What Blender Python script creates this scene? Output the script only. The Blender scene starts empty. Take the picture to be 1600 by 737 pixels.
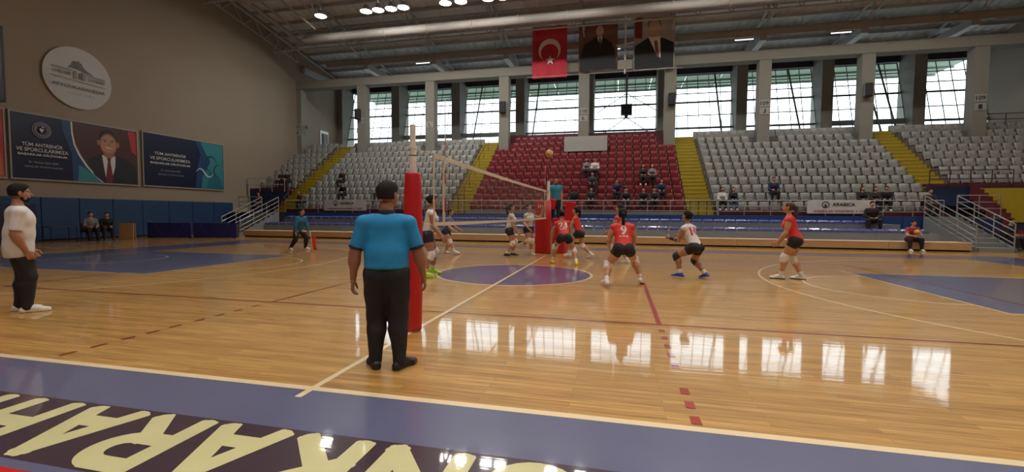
import bpy, bmesh, math, random
import numpy as np
from mathutils import Vector, Matrix
from mathutils.bvhtree import BVHTree

random.seed(7)
S = bpy.context.scene
COL = S.collection
PI = math.pi

# ------------------------------------------------------------------ camera
CAM = Vector((2.4375, -10.758, 1.458))
YAW, PIT, ROL, FPX = -0.2277, -0.0494, 0.0066, 712.2
cd = bpy.data.cameras.new('camera')
cam = bpy.data.objects.new('camera', cd)
COL.objects.link(cam)
cd.sensor_width = 36.0
cd.lens = FPX / 1600 * 36.0
cd.clip_start = 0.05
cd.clip_end = 400
_fw = Vector((math.sin(YAW) * math.cos(PIT), math.cos(YAW) * math.cos(PIT), math.sin(PIT)))
_r = Vector((math.cos(YAW), -math.sin(YAW), 0))
_u = _r.cross(_fw)
_r2 = _r * math.cos(ROL) + _u * math.sin(ROL)
_u2 = -_r * math.sin(ROL) + _u * math.cos(ROL)
cam.matrix_world = Matrix(((_r2.x, _u2.x, -_fw.x, CAM.x), (_r2.y, _u2.y, -_fw.y, CAM.y),
                           (_r2.z, _u2.z, -_fw.z, CAM.z), (0, 0, 0, 1)))
S.camera = cam

# ------------------------------------------------------------------ sky and exposure
w = bpy.data.worlds.new('overcast_sky')
S.world = w
w.use_nodes = True
bg = w.node_tree.nodes['Background']
bg.inputs[0].default_value = (0.86, 0.93, 1.0, 1)
bg.inputs[1].default_value = 3.6
S.view_settings.view_transform = 'Standard'
S.view_settings.look = 'None'
S.view_settings.exposure = 0.22
S.view_settings.gamma = 1.0
S.view_settings.use_curve_mapping = False
S.cycles.use_denoising = True
S.cycles.max_bounces = 7
S.cycles.diffuse_bounces = 4
S.cycles.glossy_bounces = 3
S.cycles.transparent_max_bounces = 12
S.cycles.caustics_reflective = False
S.cycles.caustics_refractive = False
LAMP_POWER = 100.0      # emission strength of a lamp lens

# ------------------------------------------------------------------ materials
MATS = {}
def mat(name, col, rough=0.6, metal=0.0, noise=0.0, nscale=8.0, coat=0.0, bump=0.0, emit=0.0, spec=None, sub=None):
    if name in MATS:
        return MATS[name]
    m = bpy.data.materials.new(name)
    m.use_nodes = True
    nt = m.node_tree
    b = nt.nodes['Principled BSDF']
    c = (col[0], col[1], col[2], 1)
    b.inputs['Base Color'].default_value = c
    b.inputs['Roughness'].default_value = rough
    b.inputs['Metallic'].default_value = metal
    b.inputs['Coat Weight'].default_value = coat
    b.inputs['Coat Roughness'].default_value = 0.06
    if spec is not None:
        b.inputs['Specular IOR Level'].default_value = spec
    if noise > 0 or bump > 0:
        tc = nt.nodes.new('ShaderNodeTexCoord')
        nz = nt.nodes.new('ShaderNodeTexNoise')
        nz.inputs['Scale'].default_value = nscale
        nz.inputs['Detail'].default_value = 4
        nt.links.new(tc.outputs['Object'], nz.inputs['Vector'])
        if noise > 0:
            mx = nt.nodes.new('ShaderNodeMix')
            mx.data_type = 'RGBA'
            mx.inputs[6].default_value = tuple(v * (1 - noise) for v in col[:3]) + (1,)
            mx.inputs[7].default_value = tuple(min(1, v * (1 + noise)) for v in col[:3]) + (1,)
            nt.links.new(nz.outputs['Fac'], mx.inputs[0])
            nt.links.new(mx.outputs[2], b.inputs['Base Color'])
        if bump > 0:
            bp = nt.nodes.new('ShaderNodeBump')
            bp.inputs['Strength'].default_value = bump
            bp.inputs['Distance'].default_value = 0.01
            nt.links.new(nz.outputs['Fac'], bp.inputs['Height'])
            nt.links.new(bp.outputs[0], b.inputs['Normal'])
    if emit > 0:
        b.inputs['Emission Color'].default_value = c
        b.inputs['Emission Strength'].default_value = emit
    MATS[name] = m
    return m

def glass_mat():
    m = bpy.data.materials.new('window_glass')
    m.use_nodes = True
    nt = m.node_tree
    nt.nodes.clear()
    o = nt.nodes.new('ShaderNodeOutputMaterial')
    t = nt.nodes.new('ShaderNodeBsdfTransparent')
    t.inputs[0].default_value = (0.93, 0.97, 0.96, 1)
    g = nt.nodes.new('ShaderNodeBsdfGlossy')
    g.inputs['Roughness'].default_value = 0.05
    f = nt.nodes.new('ShaderNodeFresnel')
    f.inputs[0].default_value = 1.3
    x = nt.nodes.new('ShaderNodeMixShader')
    nt.links.new(f.outputs[0], x.inputs[0])
    nt.links.new(t.outputs[0], x.inputs[1])
    nt.links.new(g.outputs[0], x.inputs[2])
    nt.links.new(x.outputs[0], o.inputs[0])
    return m

def wood_floor_mat():
    m = bpy.data.materials.new('maple_boards')
    m.use_nodes = True
    nt = m.node_tree
    b = nt.nodes['Principled BSDF']
    tc = nt.nodes.new('ShaderNodeTexCoord')
    br = nt.nodes.new('ShaderNodeTexBrick')
    br.inputs['Scale'].default_value = 1.0
    br.inputs['Brick Width'].default_value = 1.4
    br.inputs['Row Height'].default_value = 0.075
    br.inputs['Mortar Size'].default_value = 0.0015
    br.inputs['Color1'].default_value = (0.60, 0.345, 0.105, 1)
    br.inputs['Color2'].default_value = (0.44, 0.232, 0.062, 1)
    br.inputs['Mortar'].default_value = (0.30, 0.15, 0.05, 1)
    br.inputs['Bias'].default_value = -0.15
    nt.links.new(tc.outputs['Object'], br.inputs['Vector'])
    mp = nt.nodes.new('ShaderNodeMapping')
    mp.inputs['Scale'].default_value = (1.1, 22, 1)
    nt.links.new(tc.outputs['Object'], mp.inputs['Vector'])
    nz = nt.nodes.new('ShaderNodeTexNoise')
    nz.inputs['Scale'].default_value = 1.6
    nz.inputs['Detail'].default_value = 5
    nt.links.new(mp.outputs[0], nz.inputs['Vector'])
    mx = nt.nodes.new('ShaderNodeMix')
    mx.data_type = 'RGBA'
    mx.blend_type = 'MULTIPLY'
    mx.inputs[0].default_value = 1.0
    cr = nt.nodes.new('ShaderNodeValToRGB')
    cr.color_ramp.elements[0].position = 0.32
    cr.color_ramp.elements[0].color = (0.68, 0.62, 0.55, 1)
    cr.color_ramp.elements[1].position = 0.62
    cr.color_ramp.elements[1].color = (1.06, 1.05, 1.03, 1)
    nt.links.new(nz.outputs['Fac'], cr.inputs[0])
    nt.links.new(br.outputs['Color'], mx.inputs[6])
    nt.links.new(cr.outputs[0], mx.inputs[7])
    nt.links.new(mx.outputs[2], b.inputs['Base Color'])
    lacquer(nt, b, 0.42)
    return m

def lacquer(nt, b, rough):
    b.inputs['Roughness'].default_value = rough
    b.inputs['Coat Weight'].default_value = 0.8
    b.inputs['Coat Roughness'].default_value = 0.045
    b.inputs['Coat IOR'].default_value = 1.45
    b.inputs['Specular IOR Level'].default_value = 0.22
    tc = nt.nodes.new('ShaderNodeTexCoord')
    mp = nt.nodes.new('ShaderNodeMapping')
    mp.inputs['Scale'].default_value = (0.55, 11.0, 1)
    nz = nt.nodes.new('ShaderNodeTexNoise')
    nz.inputs['Scale'].default_value = 1.3
    nz.inputs['Detail'].default_value = 3
    bp = nt.nodes.new('ShaderNodeBump')
    bp.inputs['Strength'].default_value = 0.25
    bp.inputs['Distance'].default_value = 0.002
    nt.links.new(tc.outputs['Object'], mp.inputs['Vector'])
    nt.links.new(mp.outputs[0], nz.inputs['Vector'])
    nt.links.new(nz.outputs['Fac'], bp.inputs['Height'])
    nt.links.new(bp.outputs[0], b.inputs['Coat Normal'])

def paint(name, col, noise=0.06):
    if name in MATS:
        return MATS[name]
    m = mat(name, col, 0.35, noise=noise, nscale=2.5)
    lacquer(m.node_tree, m.node_tree.nodes['Principled BSDF'], 0.35)
    return m

def canopy_mat():
    m = bpy.data.materials.new('pale_green_sheeting')
    m.use_nodes = True
    nt = m.node_tree
    nt.nodes.clear()
    o = nt.nodes.new('ShaderNodeOutputMaterial')
    d = nt.nodes.new('ShaderNodeBsdfDiffuse')
    d.inputs[0].default_value = (0.5, 0.58, 0.5, 1)
    t = nt.nodes.new('ShaderNodeBsdfTranslucent')
    t.inputs[0].default_value = (0.30, 0.37, 0.31, 1)
    a = nt.nodes.new('ShaderNodeMixShader')
    a.inputs[0].default_value = 0.5
    nt.links.new(d.outputs[0], a.inputs[1])
    nt.links.new(t.outputs[0], a.inputs[2])
    nt.links.new(a.outputs[0], o.inputs[0])
    return m

# ------------------------------------------------------------------ mesh helpers
class MB:
    """collects shapes, then links them as one mesh object"""
    def __init__(s):
        s.v = []; s.f = []; s.mi = []; s.m = 0; s.sm = []
    def add(s, vs, fs, smooth=False):
        o = len(s.v)
        s.v += [tuple(p) for p in vs]
        for f in fs:
            s.f.append(tuple(i + o for i in f)); s.mi.append(s.m); s.sm.append(smooth)
        return s
    def box(s, x0, x1, y0, y1, z0, z1, M=None):
        vs = [(x, y, z) for z in (z0, z1) for y in (y0, y1) for x in (x0, x1)]
        if M is not None:
            vs = [M @ Vector(p) for p in vs]
        return s.add(vs, [(0, 2, 3, 1), (4, 5, 7, 6), (0, 1, 5, 4), (2, 6, 7, 3), (0, 4, 6, 2), (1, 3, 7, 5)])
    def frus(s, c0, h0, c1, h1):
        """box tapering from centre c0 / half sizes h0 (at z0) to c1 / h1"""
        vs = []
        for c, h in ((c0, h0), (c1, h1)):
            for sy in (-1, 1):
                for sx in (-1, 1):
                    vs.append((c[0] + sx * h[0], c[1] + sy * h[1], c[2]))
        return s.add(vs, [(0, 2, 3, 1), (4, 5, 7, 6), (0, 1, 5, 4), (2, 6, 7, 3), (0, 4, 6, 2), (1, 3, 7, 5)])
    def tube(s, a, b, r0, r1=None, n=8, cap=True):
        a = Vector(a); b = Vector(b); r1 = r0 if r1 is None else r1
        d = (b - a).normalized()
        u = d.orthogonal().normalized(); w_ = d.cross(u)
        vs = []
        for p, r in ((a, r0), (b, r1)):
            for i in range(n):
                t = 2 * PI * i / n
                vs.append(p + u * math.cos(t) * r + w_ * math.sin(t) * r)
        s.add(vs, [(i, (i + 1) % n, n + (i + 1) % n, n + i) for i in range(n)], True)
        if cap:
            s.add([vs[i] for i in range(n)], [tuple(range(n))[::-1]])
            s.add([vs[n + i] for i in range(n)], [tuple(range(n))])
        return s
    def path(s, pts, r, n=6):
        for a, b in zip(pts[:-1], pts[1:]):
            s.tube(a, b, r, n=n)
        return s
    def poly(s, pts, flip=False):
        f = tuple(range(len(pts)))
        return s.add(pts, [f[::-1] if flip else f])
    def strip(s, A, B):
        """quads between two equal-length point lists"""
        n = len(A)
        return s.add(list(A) + list(B), [(i, i + 1, n + i + 1, n + i) for i in range(n - 1)])
    def lathe(s, prof, n=16, c=(0, 0, 0)):
        vs = []
        for r, z in prof:
            for i in range(n):
                t = 2 * PI * i / n
                vs.append((c[0] + r * math.cos(t), c[1] + r * math.sin(t), c[2] + z))
        fs = []
        for k in range(len(prof) - 1):
            for i in range(n):
                j = (i + 1) % n
                fs.append((k * n + i, k * n + j, (k + 1) * n + j, (k + 1) * n + i))
        return s.add(vs, fs, True)
    def mesh(s, name, mats):
        me = bpy.data.meshes.new(name)
        me.from_pydata(s.v, [], s.f)
        for m in (mats if isinstance(mats, (list, tuple)) else [mats]):
            me.materials.append(m)
        me.polygons.foreach_set('material_index', s.mi)
        me.polygons.foreach_set('use_smooth', s.sm)
        me.update()
        return me
    def build(s, name, mats, parent=None, loc=None):
        return link(name, s.mesh(name, mats), parent, loc)

def link(name, me, parent=None, loc=None):
    o = bpy.data.objects.new(name, me)
    COL.objects.link(o)
    if parent is not None:
        o.parent = parent
    if loc is not None:
        o.location = loc
    return o

def tag(o, label=None, cat=None, group=None, kind=None):
    if label: o['label'] = label
    if cat: o['category'] = cat
    if group: o['group'] = group
    if kind: o['kind'] = kind
    return o

def empty(name, loc=(0, 0, 0), rz=0.0):
    o = bpy.data.objects.new(name, None)
    o.empty_display_size = 0.2
    COL.objects.link(o)
    o.location = loc
    o.rotation_euler = (0, 0, rz)
    return o

def struct(name, mb, m, parent=None, label=None):
    o = mb.build(name, m, parent)
    if parent is None:
        o['kind'] = 'structure'
    if label: o['label'] = label
    return o

def copy_tree(o, parent=None):
    c = o.copy(); COL.objects.link(c)
    if parent is not None:
        c.parent = parent
    for ch in list(o.children):
        copy_tree(ch, c)
    return c

NUM = ['zero', 'first', 'second', 'third', 'fourth', 'fifth', 'sixth', 'seventh', 'eighth', 'ninth', 'tenth',
       'eleventh', 'twelfth', 'thirteenth', 'fourteenth', 'fifteenth', 'sixteenth', 'seventeenth', 'eighteenth',
       'nineteenth', 'twentieth']
def ordn(i):
    if i <= 20: return NUM[i]
    if i < 30: return 'twenty-' + NUM[i - 20]
    if i == 30: return 'thirtieth'
    if i < 40: return 'thirty-' + NUM[i - 30]
    if i == 40: return 'fortieth'
    return {5: 'fiftieth', 6: 'sixtieth', 7: 'seventieth'}[i // 10] if i % 10 == 0 else \
        {4: 'forty-', 5: 'fifty-', 6: 'sixty-', 7: 'seventy-'}[i // 10] + NUM[i % 10]

def text_mesh(name, body, height, width=None, M=None, m=None, parent=None, bold=0.0, flat=True, align='CENTER'):
    """lettering as a flat mesh in its own XY plane; fitted to width and height, centred on the origin, then M"""
    cu = bpy.data.curves.new(name, 'FONT')
    cu.body = body
    cu.size = 1.0
    cu.offset = bold
    cu.align_x = 'CENTER'
    cu.resolution_u = 3
    ob = bpy.data.objects.new(name, cu)
    me = bpy.data.meshes.new_from_object(ob)
    bpy.data.objects.remove(ob)
    xs = [v.co.x for v in me.vertices]; ys = [v.co.y for v in me.vertices]
    cx, cy = (min(xs) + max(xs)) / 2, (min(ys) + max(ys)) / 2
    sy = height / (max(ys) - min(ys))
    sx = sy if width is None else width / (max(xs) - min(xs))
    for v in me.vertices:
        v.co = Vector(((v.co.x - cx) * sx, (v.co.y - cy) * sy, 0))
    if M is not None:
        me.transform(M)
    me.materials.clear()
    me.materials.append(m)
    me.name = name
    return link(name, me, parent)
# ------------------------------------------------------------------ shared materials
M_wood = wood_floor_mat()
M_blue = paint('court_blue_paint', (0.125, 0.130, 0.230))
M_dark = paint('band_dark_paint', (0.060, 0.036, 0.052))
M_cream = paint('cream_letter_paint', (0.66, 0.62, 0.33), 0.10)
M_line = paint('cream_line_paint', (0.86, 0.68, 0.42), 0.05)
M_redline = paint('red_line_paint', (0.26, 0.035, 0.018), 0.08)
M_redtape = paint('red_tape', (0.36, 0.032, 0.012), 0.08)
M_circle = paint('violet_circle_paint', (0.125, 0.088, 0.205))
M_redpaint = paint('red_border_paint', (0.55, 0.02, 0.02))
M_wall = mat('beige_wall_plaster', (0.29, 0.24, 0.185), 0.85, noise=0.05, nscale=0.6, bump=0.05)
M_pillar = mat('grey_pillar_paint', (0.255, 0.250, 0.220), 0.8, noise=0.05, nscale=1.0)
M_conc = mat('tribune_concrete', (0.16, 0.15, 0.15), 0.9, noise=0.15, nscale=3)
M_concr = mat('tribune_red_concrete', (0.16, 0.035, 0.04), 0.85, noise=0.12, nscale=3)
M_yel = mat('yellow_step_paint', (0.40, 0.31, 0.022), 0.6, noise=0.12, nscale=5)
M_roof = mat('roof_deck_metal', (0.66, 0.69, 0.72), 0.6, 0.0, noise=0.1, nscale=0.5)
M_steelg = mat('truss_grey_steel', (0.42, 0.43, 0.44), 0.55, 0.1)
M_duct = mat('duct_sheet_metal', (0.33, 0.31, 0.29), 0.65, 0.0, noise=0.06, nscale=1.5)
M_white = mat('white_enamel', (0.8, 0.8, 0.78), 0.4)
M_pad = mat('wall_pad_blue', (0.012, 0.050, 0.135), 0.55, noise=0.12, nscale=1.2, bump=0.1)
M_navy = mat('navy_panel', (0.010, 0.012, 0.05), 0.5)
M_mull = mat('window_frame_grey', (0.16, 0.17, 0.17), 0.5, 0.2)
M_lintel = mat('dark_lintel', (0.035, 0.045, 0.06), 0.7)
M_black = mat('black_plastic', (0.012, 0.012, 0.014), 0.5)
M_chrome = mat('galvanised_rail', (0.55, 0.56, 0.58), 0.35, 0.8)
M_railpaint = mat('silver_rail_paint', (0.42, 0.42, 0.42), 0.45, 0.3)
M_darkrail = mat('brown_rail', (0.06, 0.035, 0.03), 0.5, 0.3)

WL, WR, YB, YN = -23.9, 28.4, 30.6, -24.0

# ------------------------------------------------------------------ floor and painted court
fb = MB(); fb.box(-26, 30, -25, 31, -0.3, 0)
floor = struct('floor', fb, M_wood)
def paintp(name, pts, z, m, label=None):
    o = MB().poly([(x, y, z) for x, y in pts]).build(name, m, floor)
    if label: o['label'] = label
    return o
def rect(name, x0, x1, y0, y1, z, m, label=None):
    return paintp(name, [(x0, y0), (x1, y0), (x1, y1), (x0, y1)], z, m, label)
def arc_ring(name, cx, cy, r0, r1, a0, a1, z, m, n=64):
    A = [(cx + r0 * math.cos(a0 + (a1 - a0) * i / n), cy + r0 * math.sin(a0 + (a1 - a0) * i / n), z) for i in range(n + 1)]
    B = [(cx + r1 * math.cos(a0 + (a1 - a0) * i / n), cy + r1 * math.sin(a0 + (a1 - a0) * i / n), z) for i in range(n + 1)]
    return MB().strip(B, A).build(name, m, floor)
# blue border round the basketball court
BX, BY = 16.2, 9.3
rect('painted_border', -BX, BX, -8.17, -7.55, .001, M_blue)
rect('painted_border', -BX, BX, 7.55, BY, .001, M_blue)
rect('painted_border', -BX, -14.05, -7.55, 7.55, .001, M_blue)
rect('painted_border', 14.05, BX, -7.55, 7.55, .001, M_blue)
rect('letter_band', -7, 7, -8.88, -8.17, .001, M_dark, 'dark aubergine band carrying large cream letters')
rect('painted_border', -BX, BX, -8.95, -8.88, .001, M_blue)
rect('painted_border', -BX, -7, -8.88, -8.17, .001, M_blue)
rect('painted_border', 7, BX, -8.88, -8.17, .001, M_blue)
rect('red_border', -BX, BX, -10.4, -8.95, .001, M_redpaint, 'red painted strip beyond the blue border')
# keys
for s in (-1, 1):
    rect('painted_key', *sorted((s * 8.2, s * 14.0)), -2.45, 2.45, .001, M_blue)
    for yy in (-2.45, 2.45):
        rect('key_line', *sorted((s * 8.17, s * 14.0)), yy - .025, yy + .025, .002, M_line)
    rect('free_throw_line', *sorted((s * 8.17, s * 8.22)), -2.45, 2.45, .0024, M_line)
    rect('free_throw_line', *sorted((s * 8.17, s * 8.22)), 2.45, 2.9, .0024, M_line)
    a0, a1 = (PI / 2, 3 * PI / 2) if s > 0 else (-PI / 2, PI / 2)
    arc_ring('free_throw_arc', s * 8.2, 0, 1.775, 1.825, a0, a1, .002, M_line)
    arc_ring('three_point_arc', s * 12.425, 0, 6.72, 6.77, a0, a1, .002, M_line)
    for yy in (-6.75, 6.75):
        rect('three_point_line', *sorted((s * 12.425, s * 14.0)), yy - .025, yy + .025, .002, M_line)
    arc_ring('no_charge_arc', s * 12.425, 0, 1.225, 1.275, a0, a1, .002, M_line)
    rect('end_line', *sorted((s * 14.0, s * 14.05)), -7.55, 7.55, .0022, M_line)
# centre circle
nC = 72
cc = paintp('center_circle', [(1.85 * math.cos(2 * PI * i / nC), 1.85 * math.sin(2 * PI * i / nC)) for i in range(nC)], .001, M_circle, 'violet centre circle')
arc_ring('circle_line', 0, 0, 1.83, 1.89, 0, 2 * PI, .002, M_line, 96)
rect('side_line', -14.05, 14.05, -7.555, -7.48, .0022, M_line)
rect('side_line', -14.05, 14.05, 7.5, 7.555, .0022, M_line)
rect('half_line', -.03, .03, -7.7, 7.7, .0028, M_line)
# volleyball lines
for yy in (-4.5, 4.5):
    rect('volleyball_side_line', -9.0, 9.0, yy - .03, yy + .02, .0025, M_redline)
for xx in (-9, 9):
    rect('volleyball_end_line', xx - .025, xx + .025, -4.5, 4.5, .0025, M_redline)
rect('attack_line', -3.025, -2.98, -4.5, 4.5, .0032, M_redline)
rect('attack_line', 2.965, 3.03, -4.5, 4.5, .0032, M_redtape, 'bright red attack line')
for yy in (-4.83, -5.17, -5.51, -5.84, -6.19, -6.83, -7.11, -7.38):
    rect('attack_line_dash', 2.965, 3.035, yy - .065, yy + .065, .0032, M_redtape)
for yy in (-4.83, -5.15, -5.48, -5.8, -6.15, -6.43, -6.72, -7.02, -7.31):
    rect('attack_line_dash', -3.035, -2.985, yy - .075, yy + .075, .0032, M_redline)

# cream letters of the floor band, upside down from the camera: AFYONKARAHISAR
YF, YT = -8.19, -8.86          # letter feet (far side) and letter tops (near side)
def fl(x, v):                  # letter space: x to the reader's right = -x world
    return (x, YF + (YT - YF) * v)
def stroke_letter(x0, x1, strokes, t=.138):
    """strokes: list of polylines in unit box, (u along +x world, v from feet 0 to top 1)"""
    mb = MB()
    wd = x1 - x0
    k = 0
    for st in strokes:
        k += 1
        P = [Vector((x0 + t / 2 + u * (wd - t), YF + (YT - YF) * (t * .5 / .67 + v * (1 - t / .67)) , 0)) for u, v in st]
        zz = .0026 + .00012 * k
        zz = .0026 + .0004 * k
        if len(st) > 4:
            A = []; B = []
            for i, q_ in enumerate(P):
                d = (P[min(i + 1, len(P) - 1)] - P[max(i - 1, 0)])
                if (P[0] - P[-1]).length < 1e-4 and i in (0, len(P) - 1): d = P[1] - P[-2]
                d.normalize(); n = Vector((-d.y, d.x, 0)) * t / 2
                A.append((q_.x + n.x, q_.y + n.y, zz)); B.append((q_.x - n.x, q_.y - n.y, zz))
            mb.strip(B, A)
            continue
        for a, b in zip(P[:-1], P[1:]):
            d = (b - a).normalized(); n = Vector((-d.y, d.x, 0)) * t / 2
            a2, b2 = a - d * t * .42, b + d * t * .42
            ca = t * .12
            if st is not strokes[0] or True:
                for c_ in (a, b):
                    mb.poly([(c_.x + t * .5 * math.cos(2 * PI * q / 16), c_.y + t * .5 * math.sin(2 * PI * q / 16), zz + .0001) for q in range(16)])
            pts = [a2 + n - n.normalized() * ca, a2 - n + n.normalized() * ca, a2 - n + d * ca, b2 - n - d * ca,
                   b2 - n + n.normalized() * ca, b2 + n - n.normalized() * ca, b2 + n - d * ca, a2 + n + d * ca]
            mb.poly([(p.x, p.y, zz) for p in pts]); zz += .0002
    mb.build('letter', M_cream, floor)
def ell(cx, cy, rx, ry, a0, a1, n=14):
    return [(cx + rx * math.cos(math.radians(a0 + (a1 - a0) * i / n)), cy + ry * math.sin(math.radians(a0 + (a1 - a0) * i / n))) for i in range(n + 1)]
# u grows with world +x; the reader looks the other way, so his left is u = 1
LA = [[(0, 0), (.5, 1)], [(1, 0), (.5, 1)], [(.18, .26), (.82, .26)]]
LH = [[(0, 0), (0, 1)], [(1, 0), (1, 1)], [(0, .5), (1, .5)]]
LI = [[(.5, 0), (.5, 1)]]
LR = [[(1, 0), (1, 1)], [(1, 1), (.4, 1)], ell(.4, .73, .4, .27, 90, 270), [(.4, .46), (1, .46)], [(.5, .46), (0, 0)]]
LK = [[(1, 0), (1, 1)], [(0, 1), (1, .38)], [(.7, .55), (0, 0)]]
LN = [[(1, 0), (1, 1)], [(1, 1), (0, 0)], [(0, 0), (0, 1)]]
LO = [ell(.5, .5, .5, .5, 0, 360, 28)]
LY = [[(0, 1), (.5, .45)], [(1, 1), (.5, .45)], [(.5, .45), (.5, 0)]]
LF = [[(1, 0), (1, 1)], [(1, 1), (0, 1)], [(1, .52), (.15, .52)]]
LS = [ell(.5, .75, .5, .25, 160, -90 + 360 - 180 + 0, 1)[:0] + [(.0, .82), (.15, .97), (.5, 1), (.85, .97), (1, .76), (.85, .57), (.5, .5), (.15, .43), (0, .24), (.15, .03), (.5, 0), (.85, .03), (1, .18)]]
for g, x0, x1 in ((LR, -4.06, -3.52), (LA, -3.46, -2.92), (LS, -2.86, -2.34), (LI, -2.24, -2.10), (LH, -1.93, -1.42), (LA, -1.33, -.80),
                  (LR, -.72, -.22), (LA, -.16, .39), (LK, .46, .98), (LN, 1.08, 1.64), (LO, 1.72, 2.32), (LY, 2.38, 2.92), (LF, 3.0, 3.45), (LA, 3.5, 4.05)):
    stroke_letter(x0, x1, g)

# ------------------------------------------------------------------ walls
def roofz(y):
    return 18.85 - 0.16 * abs(y)
wl = MB()
wl.poly([(WL, YN, 0), (WL, YN, roofz(YN)), (WL, 0, roofz(0)), (WL, YB, roofz(YB)), (WL, YB, 0)], True)
struct('wall_left', wl, M_wall)
wr = MB()
wr.poly([(WR, YN, 0), (WR, YN, roofz(YN)), (WR, 0, roofz(0)), (WR, YB, roofz(YB)), (WR, YB, 0)])
struct('wall_right', wr, M_wall)
struct('wall_near', MB().box(WL, WR, YN - .2, YN, 0, roofz(YN)), M_wall)
# far wall: base wall under the glazing and the dark strip over it
bw = MB(); bw.box(WL, WR, 28.96, 29.3, 0, 7.41); struct('wall_far', bw, M_pillar)
bw = MB(); bw.box(WL, WR, 30.4, YB + .1, 13.23, roofz(YB) + .2); struct('wall_far_lintel', bw, M_lintel)
bw = MB(); bw.box(WL, -23.7, 30.3, 30.6, 7, 13.5); struct('wall_far_corner', bw, M_pillar)
g = MB(); g.box(WL, WR, 24.2, 29.1, 6.7, 6.9); struct('floor_gallery', g, M_conc)

# ------------------------------------------------------------------ pillars, beams
XK = [-0.11 + 5.935 * k for k in range(-4, 5)]      # pillar axes; pillars, beam, windows and their fittings scaled about the camera
for k, x in zip(range(-4, 5), XK):
    fp = MB(); fp.box(x - .37, x + .37, 22.79, 23.5, 6.19, 11.75)
    struct('pillar', fp, M_pillar)
    rp = MB(); rp.box(x - .39, x + .39, 28.6, YB, 6.9, roofz(YB))
    struct('pillar', rp, M_pillar)
    cb = MB(); cb.box(x - .22, x + .22, 23.5, 28.7, 13.2, 13.7)
    struct('roof_cross_beam', cb, M_steelg)
bm_ = MB(); bm_.box(WL, WR, 22.74, 23.6, 11.68, 12.31); struct('beam_far', bm_, M_pillar)

# ------------------------------------------------------------------ windows
M_glass = glass_mat()
ZR = [7.41, 8.56, 9.65, 10.8, 11.59, 12.42, 13.23]
def wy(z): return 29.14 + .30 * (z - 7.41)
bays = [(XK[i] + .38, XK[i + 1] - .38) for i in range(8)] + [(XK[8] + .38, WR)]
pane_cache = {}
for wi, (x0, x1) in enumerate(bays):
    wroot = empty('window_%d' % (wi + 1), (x0, 0, 0)); wroot['kind'] = 'structure'
    W_ = x1 - x0
    nx = 6 if W_ > 4.5 else 5
    for j in range(nx + 1):          # uprights
        xx = W_ * j / nx
        r = .05 if j in (0, nx) else .034
        m_ = MB(); m_.tube((xx, wy(7.41), 7.41), (xx, wy(13.23), 13.23), r, n=4)
        m_.build('mullion', M_mull, wroot)
    for i, z in enumerate(ZR):
        t = {1: .085, 3: .07}.get(i, .034)
        if i == 1 and wi in (1, 2, 7): t = .2
        m_ = MB(); m_.box(0, W_, wy(z) - .05, wy(z) + .05, z - t, z + t)
        m_.build('transom', M_mull, wroot)
    for j in range(nx):
        for i in range(6):
            key = (round(W_, 2), nx, i)
            if key not in pane_cache:
                d = W_ / nx
                m_ = MB(); za, zb = ZR[i] + .02, ZR[i + 1] - .02
                for q in (0, .008):
                    m_.poly([(.02, wy(za) + q, za), (d - .02, wy(za) + q, za), (d - .02, wy(zb) + q, zb), (.02, wy(zb) + q, zb)], q > 0)
                pane_cache[key] = m_.mesh('pane', M_glass)
            link('pane', pane_cache[key], wroot, (W_ * j / nx, 0, 0))
# slanting wind braces seen behind the panes
for x0, x1 in ((-15.2, -14.6), (-10.6, -10.1), (-5.1, -4.7), (10.5, 10.1), (16.2, 15.6), (21.6, 20.8), (22.6, 21.9)):
    b_ = MB(); b_.tube((x0, 29.0, 7.4), (x1, 30.7, 13.2), .07, n=6)
    tag(b_.build('wind_brace', M_mull), kind='structure')
# canopy outside
cn = empty('outside_canopy', (0, 0, 13.5)); cn['kind'] = 'structure'
M_can = canopy_mat()
for i in range(18):
    xa = WL + i * (WR - WL) / 18
    m_ = MB(); m_.box(xa + .02, xa + (WR - WL) / 18 - .02, 30.7, 35.6, -.02, .02)
    m_.build('canopy_panel', M_can, cn)
for yy in (31.0, 33.3, 35.5):
    m_ = MB(); m_.box(WL, WR, yy - .05, yy + .05, -.2, -.04); m_.build('canopy_rail', M_mull, cn)
og = MB(); og.box(-90, 90, 31, 150, -1.2, -1.0)
struct('ground_outside', og, mat('outside_paving', (0.3, 0.3, 0.28), 0.9))

# ------------------------------------------------------------------ roof
def roof_panel(y0, y1, x0, x1):
    m_ = MB()
    n = 10; A = []; B = []
    for i in range(n + 1):
        for e in (0, .5):
            if i == n and e: break
            xx = x0 + (x1 - x0) * (i + e) / n
            off = .07 if e else 0
            A.append((xx, y0, roofz(y0) + off)); B.append((xx, y1, roofz(y1) + off))
    m_.strip(A, B)
    return m_
ceil = empty('ceiling', (0, 0, 0)); ceil['kind'] = 'structure'
for j in range(9):
    xa = WL + (WR - WL) * j / 9; xb = WL + (WR - WL) * (j + 1) / 9
    for (ya, yb) in ((YN, -12), (-12, 0), (0, 7), (7, 14), (14, 21), (21, YB + .3)):
        roof_panel(ya, yb, xa, xb).build('deck_panel', M_roof, ceil)
top = MB(); top.poly([(WL - 1, YN - 1, roofz(YN - 1) + .12), (WL - 1, 0, roofz(0) + .12), (WR + 1, 0, roofz(0) + .12), (WR + 1, YN - 1, roofz(YN - 1) + .12)])
top.poly([(WL - 1, 0, roofz(0) + .12), (WL - 1, YB + .4, roofz(YB + .4) + .12), (WR + 1, YB + .4, roofz(YB + .4) + .12), (WR + 1, 0, roofz(0) + .12)])
top.build('roof_sheet', M_roof, ceil)
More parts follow.
